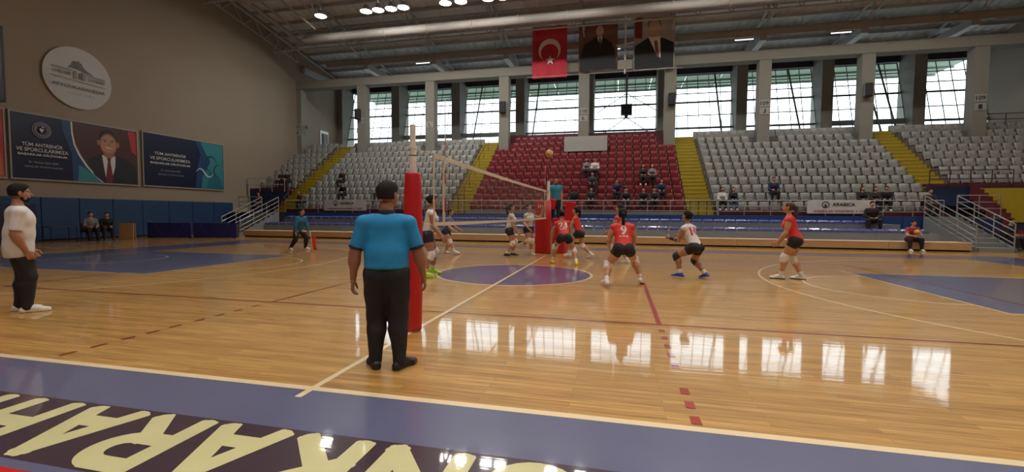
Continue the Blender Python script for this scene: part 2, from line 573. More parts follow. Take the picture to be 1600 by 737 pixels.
for yy in [1.5 * i for i in range(0, 21)]:
    m_ = MB(); m_.box(WL, WR, yy - .05, yy + .05, roofz(yy) - .22, roofz(yy))
    m_.build('purlin', M_steelg, ceil)
# trusses across the hall at every pillar, with diagonals
for x in XK:
    tr = empty('roof_truss', (x, 0, 0)); tr['kind'] = 'structure'
    def topz(y): return roofz(y) - .3
    def botz(y): return topz(y) - .95
    m_ = MB(); m_.tube((0, 30.3, topz(30.3)), (0, 0, topz(0)), .09, n=6); m_.build('top_chord', M_steelg, tr)
    m_ = MB(); m_.tube((0, 23, botz(23)), (0, 0, botz(0)), .05, n=6); m_.build('bottom_chord', M_steelg, tr)
    y = 23.0; up = True
    while y > 1:
        y2 = y - 1.9
        m_ = MB()
        m_.tube((0, y, botz(y)), (0, y - .95, topz(y - .95)), .045, n=5); m_.build('diagonal', M_steelg, tr)
        m_ = MB()
        m_.tube((0, y - .95, topz(y - .95)), (0, y2, botz(y2)), .045, n=5); m_.build('diagonal', M_steelg, tr)
        y = y2
# lengthwise lattice girders
for gy in (20.2, 14.0, 8.0):
    gr = empty('lattice_girder', (0, gy, 0)); gr['kind'] = 'structure'
    zt, zb = roofz(gy) - .35, roofz(gy) - 1.75
    m_ = MB(); m_.tube((WL, 0, zt), (WR, 0, zt), .07, n=6); m_.build('top_chord', M_steelg, gr)
    m_ = MB(); m_.tube((WL, 0, zb), (WR, 0, zb), .07, n=6); m_.build('bottom_chord', M_steelg, gr)
    n = 27
    for i in range(n):
        xa = WL + (WR - WL) * i / n; xm = WL + (WR - WL) * (i + .5) / n; xb = WL + (WR - WL) * (i + 1) / n
        m_ = MB(); m_.tube((xa, 0, zb), (xm, 0, zt), .035, n=5); m_.build('diagonal', M_steelg, gr)
        m_ = MB(); m_.tube((xm, 0, zt), (xb, 0, zb), .035, n=5); m_.build('diagonal', M_steelg, gr)
# ventilation ducts
def duct(y, z, x0, x1, r, label):
    d = empty('ventilation_duct', (x0, y, z)); tag(d, label, 'duct')
    n = max(2, int((x1 - x0) / 3.0))
    for i in range(n):
        a = (x1 - x0) * i / n; b = (x1 - x0) * (i + 1) / n
        m_ = MB(); m_.tube((a + .03, 0, 0), (b - .03, 0, 0), r, n=16); m_.build('duct_section', M_duct, d)
        m_ = MB(); m_.tube((b - .05, 0, 0), (b + .05, 0, 0), r + .04, n=16); m_.build('collar', M_duct, d)
    k = 0
    x = 2.0
    while x < (x1 - x0) - 1:
        m_ = MB(); m_.tube((x, 0, r), (x, 0, roofz(y) - z), .015, n=5); m_.build('hanger_rod', M_steelg, d)
        x += 4.2
duct(18.6, 13.9, -19.8, 27.5, .30, 'long round ventilation duct hung highest under the lamp row')
duct(23.6, 13.8, -21.5, 28, .27, 'long round ventilation duct close above the far concrete beam')
duct(12.4, 14.0, -19.5, 27, .32, 'round ventilation duct nearest the court, above the flag')
# sloping pipes near the beige end wall
for q, xx in enumerate((-20.6, -19.7, -18.2)):
    m_ = MB(); m_.tube((xx, 8, 15.6), (xx, 19.5 - q, 13.9 + .1 * q), .13 if q == 0 else .07, n=10)
    tag(m_.build('ceiling_pipe', M_duct), ('thick pale pipe nearest the beige end wall', 'thin pipe beside the thick pale pipe', 'thin pipe beside the first floodlight')[q], 'pipe')

# ------------------------------------------------------------------ lamps (they give the hall its light)
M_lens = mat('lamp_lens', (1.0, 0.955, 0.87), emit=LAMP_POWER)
def make_lamp():
    r = empty('high_bay_lamp')
    m_ = MB(); m_.lathe([(.05, .42), (.14, .40), (.18, .22), (.36, .05), (.39, 0), (.37, 0), (.34, .04)], 18); m_.build('reflector', M_steelg, r)
    m_ = MB(); m_.lathe([(.001, .0), (.15, -.004), (.33, .0), (.33, .03), (.001, .03)], 18); m_.build('lens', M_lens, r)  # lens made wide to stand in for the glare round the lamp
    m_ = MB(); m_.tube((0, 0, .42), (0, 0, roofz(16.2) - 14.35), .015, n=5); m_.build('suspension_rod', M_steelg, r)
    return r
LX = [-16.8, -13.5, -12.65, -11.75, -10.9, -8.1, -7.1, -5.4, -4.5, -1.3, .5, 5.3, 7.3, 10.6, 13.2, 16.5, 19.2, 22.5]
lamp0 = None
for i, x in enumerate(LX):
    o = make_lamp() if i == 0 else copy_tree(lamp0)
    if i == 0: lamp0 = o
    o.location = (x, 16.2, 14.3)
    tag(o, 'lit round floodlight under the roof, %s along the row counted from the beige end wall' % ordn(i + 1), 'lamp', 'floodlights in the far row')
M_lens2 = mat('unseen_lamp_lens', (1.0, 0.955, 0.87), emit=LAMP_POWER * 6.8)
def make_deep_lamp():  # unseen lamp added to light the court; deep reflector keeps light off walls
    r = empty('unseen_floodlight')
    m_ = MB(); m_.lathe([(.05, .62), (.16, .60), (.22, .42), (.40, .0), (.42, 0), (.24, .42)], 18); m_.build('reflector', M_white, r)
    m_ = MB(); m_.lathe([(.001, .36), (.19, .36), (.19, .39), (.001, .39)], 18); m_.build('lens', M_lens2, r)
    m_ = MB(); m_.tube((0, 0, .6), (0, 0, 1.4), .015, n=5); m_.build('suspension_rod', M_steelg, r)
    return r
deep0 = None
for ri, (ry, nm) in enumerate(((8.0, 'far'), (0.0, 'middle'), (-8.0, 'near'), (-16.0, 'seating side'))):  # last row added behind the camera for frontal light
    for i in range(6):
        o = make_deep_lamp() if deep0 is None else copy_tree(deep0)
        deep0 = deep0 or o
        o.location = (-6.5 + i * 6.0, ry, roofz(ry) - 1.75)
        tag(o, 'unseen floodlight above the %s part of the court, %s from the beige end wall' % (nm, ordn(i + 1)), 'lamp', 'unseen floodlights above the court')
# tube lamps below the duct
for i, (x, y, z) in enumerate(((-12.9, 23.6, 13.33), (1.82, 23.6, 13.33), (10.6, 23.6, 13.33), (-8.1, 14.0, 14.66), (16.4, 23.6, 13.33))):
    t = empty('tube_lamp', (x, y, z)); tag(t, ('unlit white tube lamp under the duct, %s counted from the beige end wall' % ordn(i + 1)), 'lamp', 'tube lamps')
    m_ = MB(); m_.box(-.6, .6, -.06, .06, .05, .12); m_.build('housing', M_white, t)
    m_ = MB(); m_.tube((-.58, 0, .02), (.58, 0, .02), .03, n=8); m_.build('tube', mat('tube_glow', (.9, .95, 1), emit=1.2), t)  # tube has a weak glow of its own
    m_ = MB(); m_.tube((-.4, 0, .12), (-.4, 0, .2), .01, n=4); m_.tube((.4, 0, .12), (.4, 0, .2), .01, n=4); m_.build('wire', M_steelg, t)
# ------------------------------------------------------------------ the tribune
NR = 11
def rowz(n): return 1.62 + .507 * (n - 1)       # tread level of row n (1..11)
def rowy(n): return 16.5 + .73 * (n - 1)        # back of the seats of row n
BLOCKS = {'M': (WL, -20.62, 'between beige end wall and first yellow stair'),
          'L': (-19.2, -7.92, 'between first and second yellow stair'),
          'R': (-6.58, 6.18, 'central red block'),
          'J': (7.58, 18.25, 'between third and fourth yellow stair'),
          'I': (19.62, WR, 'beyond the fourth yellow stair')}
STAIRS = [(-20.62, -19.2), (-7.92, -6.58), (6.18, 7.58), (18.25, 19.62)]
tribs = {}
M_nose = mat('dark_step_edge', (0.24, 0.19, 0.03), 0.7)  # darker yellow line that sets each step apart from the next
for b, (x0, x1, _) in BLOCKS.items():
    t = empty('tribune', (x0, 16, 0)); t['kind'] = 'structure'; tribs[b] = t
    first = {'M': 4, 'I': 4}.get(b, 1)
    for n in range(first, NR + 1):
        ya, yb = rowy(n) - .74, rowy(n) + .05
        m_ = MB(); m_.box(0, x1 - x0, ya - 16, (yb if n < NR else 24.3) - 16, 0.3 if n > first else 0, rowz(n))
        m_.build('tier', M_concr if b == 'R' or n == first else M_conc, t)
    # parapet behind the top row
    ptop = {'R': 7.52, 'J': 7.36, 'L': 7.30, 'M': 7.25, 'I': 7.36}[b]
    m_ = MB(); m_.box(0, x1 - x0, 24.15 - 16, 24.3 - 16, rowz(NR), ptop)
    m_.build('parapet', mat('red_parapet', (0.13, 0.03, 0.045), 0.7) if b == 'R' else mat('grey_parapet', (0.40, 0.42, 0.42), 0.7), t)
# pillar feet stand in the tiers
for i, (x0, x1) in enumerate(STAIRS):
    t = empty('aisle_stair', (x0, 15.75, 0)); t['kind'] = 'structure'
    me = None; me2 = None
    w_ = x1 - x0 - .04
    lo = 2 * 3 if i == 3 else 0
    for k in range(lo, 2 * NR + 1):
        z = 1.45 + .2535 * k * .985
        m_ = MB(); m_.m = 0; m_.box(.02, w_, k * .365 - .02, k * .365 + .365, z - .40, z)
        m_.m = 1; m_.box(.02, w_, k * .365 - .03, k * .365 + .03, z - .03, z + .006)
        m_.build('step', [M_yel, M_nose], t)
    m_ = MB(); m_.box(0, x1 - x0, 8.4, 8.6, 6.5, 7.0); m_.build('top_riser', M_conc, t)
    # solid under the steps
    m_ = MB()
    ya, yb = lo * .365, 2 * NR * .365
    za, zb = 1.45 + .25 * lo - .35, 1.45 + .25 * 2 * NR - .35
    for q in (0,):
        m_.add([(0.02, ya, 0), (w_, ya, 0), (w_, ya, za), (0.02, ya, za), (0.02, yb, 0), (w_, yb, 0), (w_, yb, zb), (0.02, yb, zb)],
               [(0, 1, 2, 3), (5, 4, 7, 6), (4, 0, 3, 7), (1, 5, 6, 2), (3, 2, 6, 7)])
    m_.build('stair_base', M_conc, t)

# front wall of the tribune: blue band and maroon strip
M_band = mat('deep_blue_band', (0.014, 0.065, 0.25), 0.45, noise=0.08, nscale=2)
M_maroon = mat('maroon_strip', (0.13, 0.018, 0.028), 0.6)
fw_ = empty('tribune_front', (0, 15.35, 0)); fw_['kind'] = 'structure'
m_ = MB(); m_.box(-20.6, 17.9, .1, .45, 0, 1.44); m_.build('walkway', M_conc, fw_)
for x0, x1 in [(-19.2 + 1.855 * i, -19.2 + 1.855 * (i + 1)) for i in range(20)]:
    m_ = MB(); m_.box(x0 + .01, x1 - .01, 0, .1, .3, 1.43); m_.build('blue_panel', M_band, fw_)
for x0, x1 in ((-19.2, -7.92), (7.58, 17.9)):
    m_ = MB(); m_.box(x0, x1, .28, .40, 1.43, 1.66); m_.build('maroon_strip', M_maroon, fw_)
m_ = MB(); m_.box(-6.58, 6.18, .28, .38, 1.43, 1.60); m_.build('pale_strip', mat('pale_strip', (.42, .42, .38), .7), fw_)

# ------------------------------------------------------------------ stadium seats
def seat_mesh(name, mc, mdark, mtick):
    b = MB()
    # backrest: tapered shell, wider at the top, slightly curved
    xs = [-.205, -.10, .10, .205]
    def sec(z, hw, y, t):
        f = hw / .205
        return [(x * f, y + (.018 if abs(x) > .15 else 0), z) for x in xs], [(x * f, y + t + (.018 if abs(x) > .15 else 0), z) for x in xs]
    secs = [sec(.08, .165, -.15, .03), sec(.22, .195, -.11, .03), sec(.40, .222, -.075, .03), sec(.53, .232, -.055, .03), sec(.56, .222, -.04, .02)]
    F = [s_[0] for s_ in secs]; B = [s_[1] for s_ in secs]
    vs = [p for r in F for p in r] + [p for r in B for p in r]
    n = 4; off = n * len(F); fs = []
    for k in range(len(F) - 1):
        for i in range(n - 1):
            a = k * n + i
            fs.append((a, a + 1, a + n + 1, a + n)); fs.append((off + a, off + a + n, off + a + n + 1, off + a + 1))
        a = k * n; fs.append((a, a + n, off + a + n, off + a)); a = k * n + n - 1; fs.append((a, off + a, off + a + n, a + n))
    kk = (len(F) - 1) * n
    for i in range(n - 1):
        fs.append((kk + i, kk + i + 1, off + kk + i + 1, off + kk + i))
    b.add(vs, fs, True)
    # folded pan
    b.box(-.165, .165, -.215, -.165, .12, .36)
    b.m = 1
    b.box(-.13, .13, -.16, -.06, .02, .11)         # dark bracket
    b.box(-.03, .03, -.10, .0, 0, .14)
    b.m = 2
    b.box(.238, .262, -.16, -.13, .15, .33)          # pale arm plate between two seats
    return b.mesh(name, [mc, mdark, mtick])
M_sg = mat('grey_seat_plastic', (0.33, 0.34, 0.33), 0.45, noise=0.05, nscale=1.5)
M_sr = mat('red_seat_plastic', (0.200, 0.014, 0.022), 0.42, noise=0.08, nscale=1.5)
M_br = mat('seat_bracket', (0.03, 0.03, 0.032), 0.6)
M_tk = mat('pale_arm_plate', (0.55, 0.50, 0.48), 0.5)
me_grey = seat_mesh('stadium_seat', M_sg, M_br, M_sg)
me_red = seat_mesh('red_stadium_seat', M_sr, mat('red_bracket', (.07, .006, .01), .6), M_tk)
PITCH = .53
seats = []
for b, (x0, x1, desc) in BLOCKS.items():
    x0s = x0 + .08; n_s = int((x1 - x0 - .1) / PITCH)
    if b == 'M': x0s = x1 - .04 - PITCH * 6; n_s = 6
    pitch = (x1 - x0 - .16) / n_s if b != 'M' else PITCH
    for n in range({'M': 3, 'I': 4}.get(b, 1), NR + 1):
        for i in range(n_s):
            x = x0s + pitch * (i + .5)
            if n >= 10 and any(abs(x - xk) < .37 + .26 for xk in XK):
                continue
            if b == 'M' and n == 3:
                continue
            if b == 'R' and n == 9 and abs(x - .13) < 1.75:
                continue
            seats.append((b, n, i, x, rowy(n) - .02, rowz(n), n_s))
def flip_for(b, i, n_s):
    return i + 1
greys = [s_ for s_ in seats if s_[0] != 'R']
reds = [s_ for s_ in seats if s_[0] == 'R']
greys.sort(key=lambda s_: (Vector((s_[3], s_[4], s_[5])) - CAM).length)
STN = {'M': 'first', 'L': 'first', 'J': 'third', 'I': 'fourth', 'R': 'second'}
def put_seat(s_, me, nm, colr):
    b, n, i, x, y, z, n_s = s_
    o = link(nm, me, None, (x, y, z))
    o.rotation_euler = (0, 0, 0)
    k = (n_s - i) if b == 'M' else i + 1
    row = n - {'M': 3, 'I': 3}.get(b, 0)
    tag(o, '%s folding seat, %s row up, %s seat %s the %s yellow stair' % (
        colr, ordn(row), ordn(k), 'before' if b == 'M' else 'after', STN[b]), 'seat',
        '%s stadium seats in the tribune' % colr)
for s_ in greys[:300]:
    put_seat(s_, me_grey, 'stadium_seat', 'grey')
for s_ in reds:
    put_seat(s_, me_red, 'red_stadium_seat', 'red')
# the farther grey seats, joined
rest = greys[300:]
nv = len(me_grey.vertices)
base = np.array([v.co[:] for v in me_grey.vertices])
allv = np.concatenate([base + np.array([s_[3], s_[4], s_[5]]) for s_ in rest])
polys = [tuple(p.vertices) for p in me_grey.polygons]
mids = [p.material_index for p in me_grey.polygons]; sms = [p.use_smooth for p in me_grey.polygons]
fs = []
for k in range(len(rest)):
    fs += [tuple(v + k * nv for v in p) for p in polys]
me = bpy.data.meshes.new('far_stadium_seats'); me.from_pydata(allv.tolist(), [], fs)
for m in (M_sg, M_br, M_sg): me.materials.append(m)
me.polygons.foreach_set('material_index', mids * len(rest)); me.polygons.foreach_set('use_smooth', sms * len(rest))
o = link('far_stadium_seats', me)
tag(o, 'the farther grey folding seats high up in the tribune', 'seats', kind='stuff')

# ------------------------------------------------------------------ rails of the tribune
def rail(name, pts, post_x, zs, m, label, r=.022, base=1.44, cat='railing', y=None):
    t = empty(name, (pts[0][0], pts[0][1], base)); tag(t, label, cat)
    o_ = Vector(pts[0]); 
    L = Vector(pts[1]) - o_
    for z in zs:
        m_ = MB(); m_.tube((0, 0, z - base), (L.x, L.y, z - base + L.z), r, n=8); m_.build('rail_bar', m, t)
    n = post_x
    for i in range(n + 1):
        f = i / n
        m_ = MB(); m_.tube((L.x * f, L.y * f, L.z * f), (L.x * f, L.y * f, L.z * f + zs[0] - base), r, n=8); m_.build('post', m, t)
    return t
rail('guard_rail', [(-19.1, 15.42, 0), (-7.95, 15.42, 0)], 9, (2.22, 1.95, 1.70), M_railpaint, 'low silver railing below the grey seats nearest the beige end wall')
rail('guard_rail', [(-7.9, 15.42, 0), (7.6, 15.42, 0)], 13, (2.22, 1.92, 1.66), M_railpaint, 'low silver railing below the red seats')
rail('guard_rail', [(7.65, 15.42, 0), (17.75, 15.42, 0)], 8, (2.22, 1.92, 1.66), M_railpaint, 'low silver railing below the grey seats with the wide banner')
# aisle crowd barriers (dark)
for xa, xb, lab in ((-20.6, -19.2, 'dark barrier closing the foot of the first yellow stair'), (-7.9, -6.6, 'dark barrier closing the foot of the second yellow stair'), (6.2, 7.58, 'dark barrier closing the foot of the third yellow stair')):
    rail('stair_barrier', [(xa + .05, 15.6, 0), (xb - .05, 15.6, 0)], 3, (2.55 if xa < -7 and xa > -10 else 2.2, 1.95), M_darkrail, lab)
# handrail up the second and first stair
for xx, lab, y0_, n_ in ((-7.25, 'dark handrail running up the second yellow stair', 16.2, 6), (-19.9, 'dark handrail running up the first yellow stair', 16.2, 6)):
    t = empty('handrail', (xx, y0_, 1.6)); tag(t, lab, 'handrail')
    L = 6.6; sl = .695
    m_ = MB(); m_.tube((0, 0, .85), (0, L, .85 + L * sl), .02, n=6); m_.build('rail_bar', M_darkrail, t)
    for i in range(n_ + 1):
        yy = L * i / n_
        m_ = MB(); m_.tube((0, yy, yy * sl - .1), (0, yy, yy * sl + .85), .018, n=6); m_.build('post', M_darkrail, t)
# gate railing at foot of fourth stair, over the passage
def zrail(x0, x1, y, z0, hs, n, m, lab, r=.022):
    t = empty('guard_rail', (x0, y, z0)); tag(t, lab, 'railing')
    for h in hs:
        m_ = MB(); m_.tube((0, 0, h), (x1 - x0, 0, h), r, n=6); m_.build('rail_bar', m, t)
    for i in range(n + 1):
        xx = (x1 - x0) * i / n
        m_ = MB(); m_.tube((xx, 0, 0), (xx, 0, hs[0]), r, n=6); m_.build('post', m, t)
zrail(18.3, 21.9, 17.55, 2.9, (.95, .5), 4, M_darkrail, 'brown railing over the dark blue passage wall')
zrail(24.4, WR - .1, 23.9, rowz(11), (1.15, .8), 3, M_darkrail, 'brown railing on the top row beside the last pillar')
zrail(WL + .1, -20.7, 17.3, 2.9, (.95, .5), 3, M_railpaint, 'thin railing over the passage beside the beige end wall')

# passages below blocks M and I
M_dkblue = mat('passage_blue', (0.012, 0.028, 0.10), 0.6)
for nm, x0, x1 in (('passage_front', WL, -20.7), ('passage_front', 18.3, WR)):
    t = empty(nm, (x0, 17.6, 0)); t['kind'] = 'structure'
    m_ = MB(); m_.box(0, x1 - x0, 0, .15, 2.0, 3.02); m_.build('blue_panel', M_dkblue, t)
    m_ = MB(); m_.box(0, x1 - x0, .0, .5, 3.02, 3.16); m_.build('maroon_strip', M_maroon, t)
    m_ = MB(); m_.box(0, x1 - x0, -2.2, .6, 1.35, 1.44); m_.build('landing', M_conc, t)
    m_ = MB(); m_.box(0, x1 - x0, -2.2, -2.05, 0, 1.35); m_.build('landing_front', M_dkblue, t)
    m_ = MB(); m_.box(0, x1 - x0, .25, .35, 1.44, 2.0); m_.build('dark_doorway', mat('dark_doorway', (.01, .012, .03), .8), t)
# lower yellow stair beside the passage (far end) with maroon stepped cheek
t = empty('aisle_stair', (20.3, 15.3, 0)); t['kind'] = 'structure'
for k in range(8):
    z = 1.5 + .2 * k
    m_ = MB(); m_.box(0.05, 3.4, k * .28, k * .28 + .3, z - .3, z); m_.build('step', M_yel, t)
    m_ = MB(); m_.box(-.22, .05, k * .28, k * .28 + .28, z - .6, z + .14); m_.build('cheek_block', M_maroon, t)
rail('stair_barrier', [(21.0, 15.3, 0), (24.5, 15.3, 0)], 5, (2.4, 2.0), M_darkrail, 'brown barrier in front of the lower yellow stair')

# stage-like side stairs of steel, with rails
def steel_stair(x0, x1, y0, y1, z1, lab, n=8):
    t = empty('steel_staircase', (x0, y0, 0)); tag(t, lab, 'stairs')
    mt = mat('grey_stair_steel', (.27, .29, .30), .5, .2)
    for k in range(n):
        ya = (y1 - y0) * k / n; z = z1 * (k + 1) / n
        m_ = MB(); m_.box(0, x1 - x0, ya, (y1 - y0) * (k + 1) / n + .02, z - .2, z); m_.build('step', mt, t)
    for xx in (0, x1 - x0):
        m_ = MB()
        m_.add([(xx - .03, 0, 0), (xx + .03, 0, 0), (xx + .03, y1 - y0, 0), (xx - .03, y1 - y0, 0), (xx - .03, 0, .15), (xx + .03, 0, .15), (xx + .03, y1 - y0, z1), (xx - .03, y1 - y0, z1)],
               [(0, 3, 2, 1), (4, 5, 6, 7), (0, 1, 5, 4), (2, 3, 7, 6), (1, 2, 6, 5), (3, 0, 4, 7)])
        m_.build('side_plate', mt, t)
        rl = empty('side_rail'); rl.parent = t; rl.location = (xx, 0, 0)
        for h in (1.0, .72, .45, .2):
            m_ = MB(); m_.tube((0, .1, .15 + h), (0, y1 - y0, z1 + h), .022, n=6); m_.build('rail_bar', M_chrome, rl)
        for f in (.03, .35, .68, 1.0):
            m_ = MB(); m_.tube((0, (y1 - y0) * f, .12 + (z1 - .12) * f), (0, (y1 - y0) * f, .15 + (z1 - .15) * f + 1.0), .025, n=6); m_.build('post', M_chrome, rl)
    return t
steel_stair(16.85, 18.15, 11.75, 15.2, 1.44, 'grey steel stairs with silver rails beside the red seated player')
steel_stair(-20.75, -19.45, 11.9, 15.2, 1.44, 'grey steel stairs with silver rails beside the low blue boards')
zrail(18.2, 19.9, 15.25, 1.44, (1.02, .7, .4), 2, M_chrome, 'silver railing at the head of the steel stairs beside the red seated player')
zrail(-22.6, -20.8, 15.25, 1.44, (1.02, .7, .4), 2, M_chrome, 'silver railing at the head of the steel stairs behind the blue boards')

# ------------------------------------------------------------------ telescopic bench tribune in front
M_plat = mat('varnished_plywood', (0.52, 0.36, 0.21), 0.4, noise=0.12, nscale=2.5)
M_platop = mat('pale_platform_edge', (0.66, 0.52, 0.36), 0.45)
M_gp = mat('grey_bench_panel', (0.21, 0.235, 0.275), 0.6, noise=0.05, nscale=2)
bt = empty('bench_tribune', (-18.9, 11.65, 0))
tag(bt, 'long low bench tribune with plywood front board and grey risers', 'tribune')
XB0, XB1 = -18.9, 16.6
nb = 12
for i in range(nb):
    a = (XB1 - XB0) * i / nb; b = (XB1 - XB0) * (i + 1) / nb
    m_ = MB(); m_.box(a + .004, b - .004, 0, .05, .07, .345); m_.build('front_board', M_plat, bt)
    m_ = MB(); m_.box(a + .004, b - .004, -.01, .95, .345, .375); m_.build('deck_board', M_platop, bt)
    m_ = MB(); m_.box(a + .02, b - .02, .1, .14, 0, .07); m_.build('dark_plinth', M_black, bt)
    if True:
        a = max(a, .55)
        m_ = MB(); m_.box(a + .008, b - .008 - (.6 if i == nb - 1 else 0), .95, 1.0, .375, .66); m_.build('riser_panel', M_gp, bt)
        m_ = MB(); m_.box(a, b - (.6 if i == nb - 1 else 0), .95, 1.85, .66, .69); m_.build('deck_board', M_gp, bt)
        a = max(a, 1.25)
        m_ = MB(); m_.box(a + .008, b - .008 - (1.6 if i == nb - 1 else 0), 1.85, 1.9, .69, 1.03); m_.build('riser_panel', M_gp, bt)
        m_ = MB(); m_.box(a, b - (1.6 if i == nb - 1 else 0), 1.85, 3.69, 1.03, 1.06); m_.build('deck_board', M_gp, bt)
def bench_seat_mesh():
    b = MB()
    pr = [(-.20, .0), (-.20, .11), (-.17, .125), (-.06, .07), (.10, .075), (.17, .17), (.20, .17), (.20, 0)]
    xs = (-.215, .215)
    n = len(pr)
    vs = [(x, y, z) for x in xs for y, z in pr]
    fs = [(i, n + i, n + (i + 1) % n, (i + 1) % n) for i in range(n)] + [tuple(range(n)), tuple(range(2 * n - 1, n - 1, -1))]
    b.add(vs, fs)
    return b.mesh('seat_shell', mat('blue_seat_shell', (0.10, 0.12, 0.33), 0.2, coat=.6))
me_bs = bench_seat_mesh()
XS0 = XB0 + .55
for r, (yy, zz, nn) in enumerate(((12.82, .691, 66), (13.72, 1.061, 62))):
    for i in range(nn):
        o = link('seat_shell', me_bs, None, (XS0 + .3 + .7 * r + i * .515, yy, zz))
        tag(o, 'low blue seat shell, %s bench row, %s along from the beige end wall side' % (('lower', 'upper')[r], ordn(i + 1)), 'seat', 'blue seat shells on the bench tribune')

# ------------------------------------------------------------------ things on the walls
def LW(y, z, off=.0):     # a spot on the end wall
    return Vector((WL + off, y, z))
MLW = lambda y, z, off: Matrix(((0, 0, 1, WL + off), (1, 0, 0, y), (0, 1, 0, z), (0, 0, 0, 1)))
def cv(y, z):             # image pixels cast on an earlier wall plane 22.9 m out, scaled about camera
    return (-10.758 + (y + 10.758) * 1.0395, 1.458 + (z - 1.458) * 1.0395)
M_posterblue = mat('poster_navy', (0.006, 0.010, 0.040), 0.35)
M_pw = mat('poster_white', (0.62, 0.62, 0.62), 0.5)
M_pg = mat('poster_grey_print', (0.32, 0.33, 0.36), 0.5)
M_pteal = mat('poster_teal', (0.03, 0.22, 0.26), 0.4)
M_pblue2 = mat('poster_blue', (0.012, 0.055, 0.16), 0.4)
M_pbrown = mat('poster_maroon_backdrop', (0.070, 0.022, 0.020), 0.4)
M_skin_p = mat('printed_skin', (0.32, 0.14, 0.085), 0.5)
M_skin_l = mat('printed_skin_light', (0.46, 0.22, 0.14), 0.5)
M_frame = mat('grey_poster_edge', (0.30, 0.29, 0.27), 0.5)
M_suit = mat('printed_suit', (0.010, 0.010, 0.016), 0.5)
M_ptie = mat('printed_tie', (0.16, 0.01, 0.025), 0.5)
M_prtred = mat('printed_red', (0.42, 0.02, 0.03), 0.45)
class Flat:
    """flat print pieces on a wall board, in (y, z) of the wall"""
    def __init__(s, root, off, toM=None): s.root, s.k, s.off = root, 0, off
    def p(s, name, pts, m):
        s.k += 1
        x = WL + s.off + .0015 * s.k
        o = MB().poly([(x, a, b) for a, b in pts]).build(name, m, s.root)
        o.matrix_parent_inverse = s.root.matrix_world.inverted()
        return o
    def ring(s, name, cy, cz, r0, r1, m, n=32):
        s.k += 1; x = WL + s.off + .0015 * s.k
        A = [(x, cy + r0 * math.cos(2 * PI * i / n), cz + r0 * math.sin(2 * PI * i / n)) for i in range(n + 1)]
        B = [(x, cy + r1 * math.cos(2 * PI * i / n), cz + r1 * math.sin(2 * PI * i / n)) for i in range(n + 1)]
        return MB().strip(A, B).build(name, m, s.root)
    def t(s, body, y, z, h, w_, m, bold=.02):
        s.k += 1
        return text_mesh('lettering', body, h, w_, MLW(y, z, s.off + .0015 * s.k), m, s.root, bold)
def disc(cy, cz, ry, rz, n=28, a0=0, a1=2 * PI):
    return [(cy + ry * math.cos(a0 + (a1 - a0) * i / n), cz + rz * math.sin(a0 + (a1 - a0) * i / n)) for i in range(n)]
def board(name, y0, y1, z0, z1, lab, cat, m, t=.08):
    r = empty(name, (0, 0, 0)); tag(r, lab, cat)
    m_ = MB(); m_.box(WL + .005, WL + t, y0, y1, z0, z1); m_.build('panel', m, r)
    for (a, b, c, d) in ((y0 - .06, y1 + .06, z0 - .07, z0), (y0 - .06, y1 + .06, z1, z1 + .07), (y0 - .06, y0, z0, z1), (y1, y1 + .06, z0, z1)):
        m_ = MB(); m_.box(WL + .005, WL + t + .02, a, b, c, d); m_.build('edge_strip', M_frame, r)
    return r, Flat(r, t + .002)
y0, zb = cv(3.5, 2.86); y1, zt = cv(8.74, 5.68)
r, F = board('wall_poster', y0, y1, zb, zt, 'navy poster with white text and a smiling man in a suit', 'poster', M_posterblue)
a = [cv(*q) for q in ((5.35, 5.68), (5.71, 5.68), (5.70, 5.1), (5.78, 4.6), (6.0, 4.1), (6.3, 3.6), (6.7, 3.15), (7.0, 2.86), (5.75, 2.86), (5.72, 4.2), (5.4, 5.1))]
F.p('blue_sweep', a, M_pblue2)
F.p('teal_sweep', [cv(*q) for q in ((6.0, 3.65), (6.3, 3.5), (7.0, 2.88), (5.95, 2.88))], M_pteal)
F.p('portrait_backdrop', [cv(*q) for q in ((5.78, 5.66), (5.80, 5.1), (5.88, 4.6), (6.1, 4.1), (6.4, 3.6), (6.75, 3.2), (7.08, 2.88), (8.72, 2.88), (8.72, 5.66))], M_pbrown)
F.p('flag_corner', [cv(*q) for q in ((8.3, 5.64), (8.7, 5.6), (8.71, 4.4), (8.45, 4.6))], M_prtred)
F.p('silver_curve', [cv(*q) for q in ((5.71, 5.66), (5.78, 5.66), (5.80, 5.1), (5.88, 4.6), (6.1, 4.1), (6.4, 3.6), (6.75, 3.2), (7.08, 2.88), (6.98, 2.88), (6.65, 3.2), (6.3, 3.6), (6.0, 4.1), (5.80, 4.6), (5.73, 5.1))], M_pw)
F.p('suit', [cv(*q) for q in ((6.65, 3.22), (6.35, 3.95), (6.75, 4.15), (7.05, 4.3), (7.6, 4.3), (8.1, 4.15), (8.6, 3.9), (8.71, 3.3), (8.71, 2.88), (7.06, 2.88))], M_suit)
F.p('shirt', [cv(*q) for q in ((7.02, 4.25), (7.1, 3.6), (7.2, 2.9), (7.4, 2.9), (7.62, 3.7), (7.65, 4.25))], M_pw)
F.p('neck', [cv(*q) for q in ((7.1, 4.45), (7.1, 4.22), (7.33, 4.1), (7.6, 4.22), (7.6, 4.5))], M_skin_p)
F.p('tie', [cv(*q) for q in ((7.24, 4.14), (7.44, 4.14), (7.40, 3.95), (7.52, 3.1), (7.45, 2.89), (7.18, 2.89), (7.16, 3.1), (7.28, 3.95))], M_ptie)
fc = cv(7.33, 4.86)
F.p('hair', disc(fc[0], fc[1] + .20, .46, .52), mat('printed_hair', (.006, .005, .005), .5))
F.p('ear', disc(fc[0] - .47, fc[1] - .02, .08, .15), M_skin_p); F.p('ear', disc(fc[0] + .47, fc[1] - .02, .08, .15), M_skin_p)
F.p('face', disc(fc[0], fc[1] - .06, .42, .56), M_skin_p)
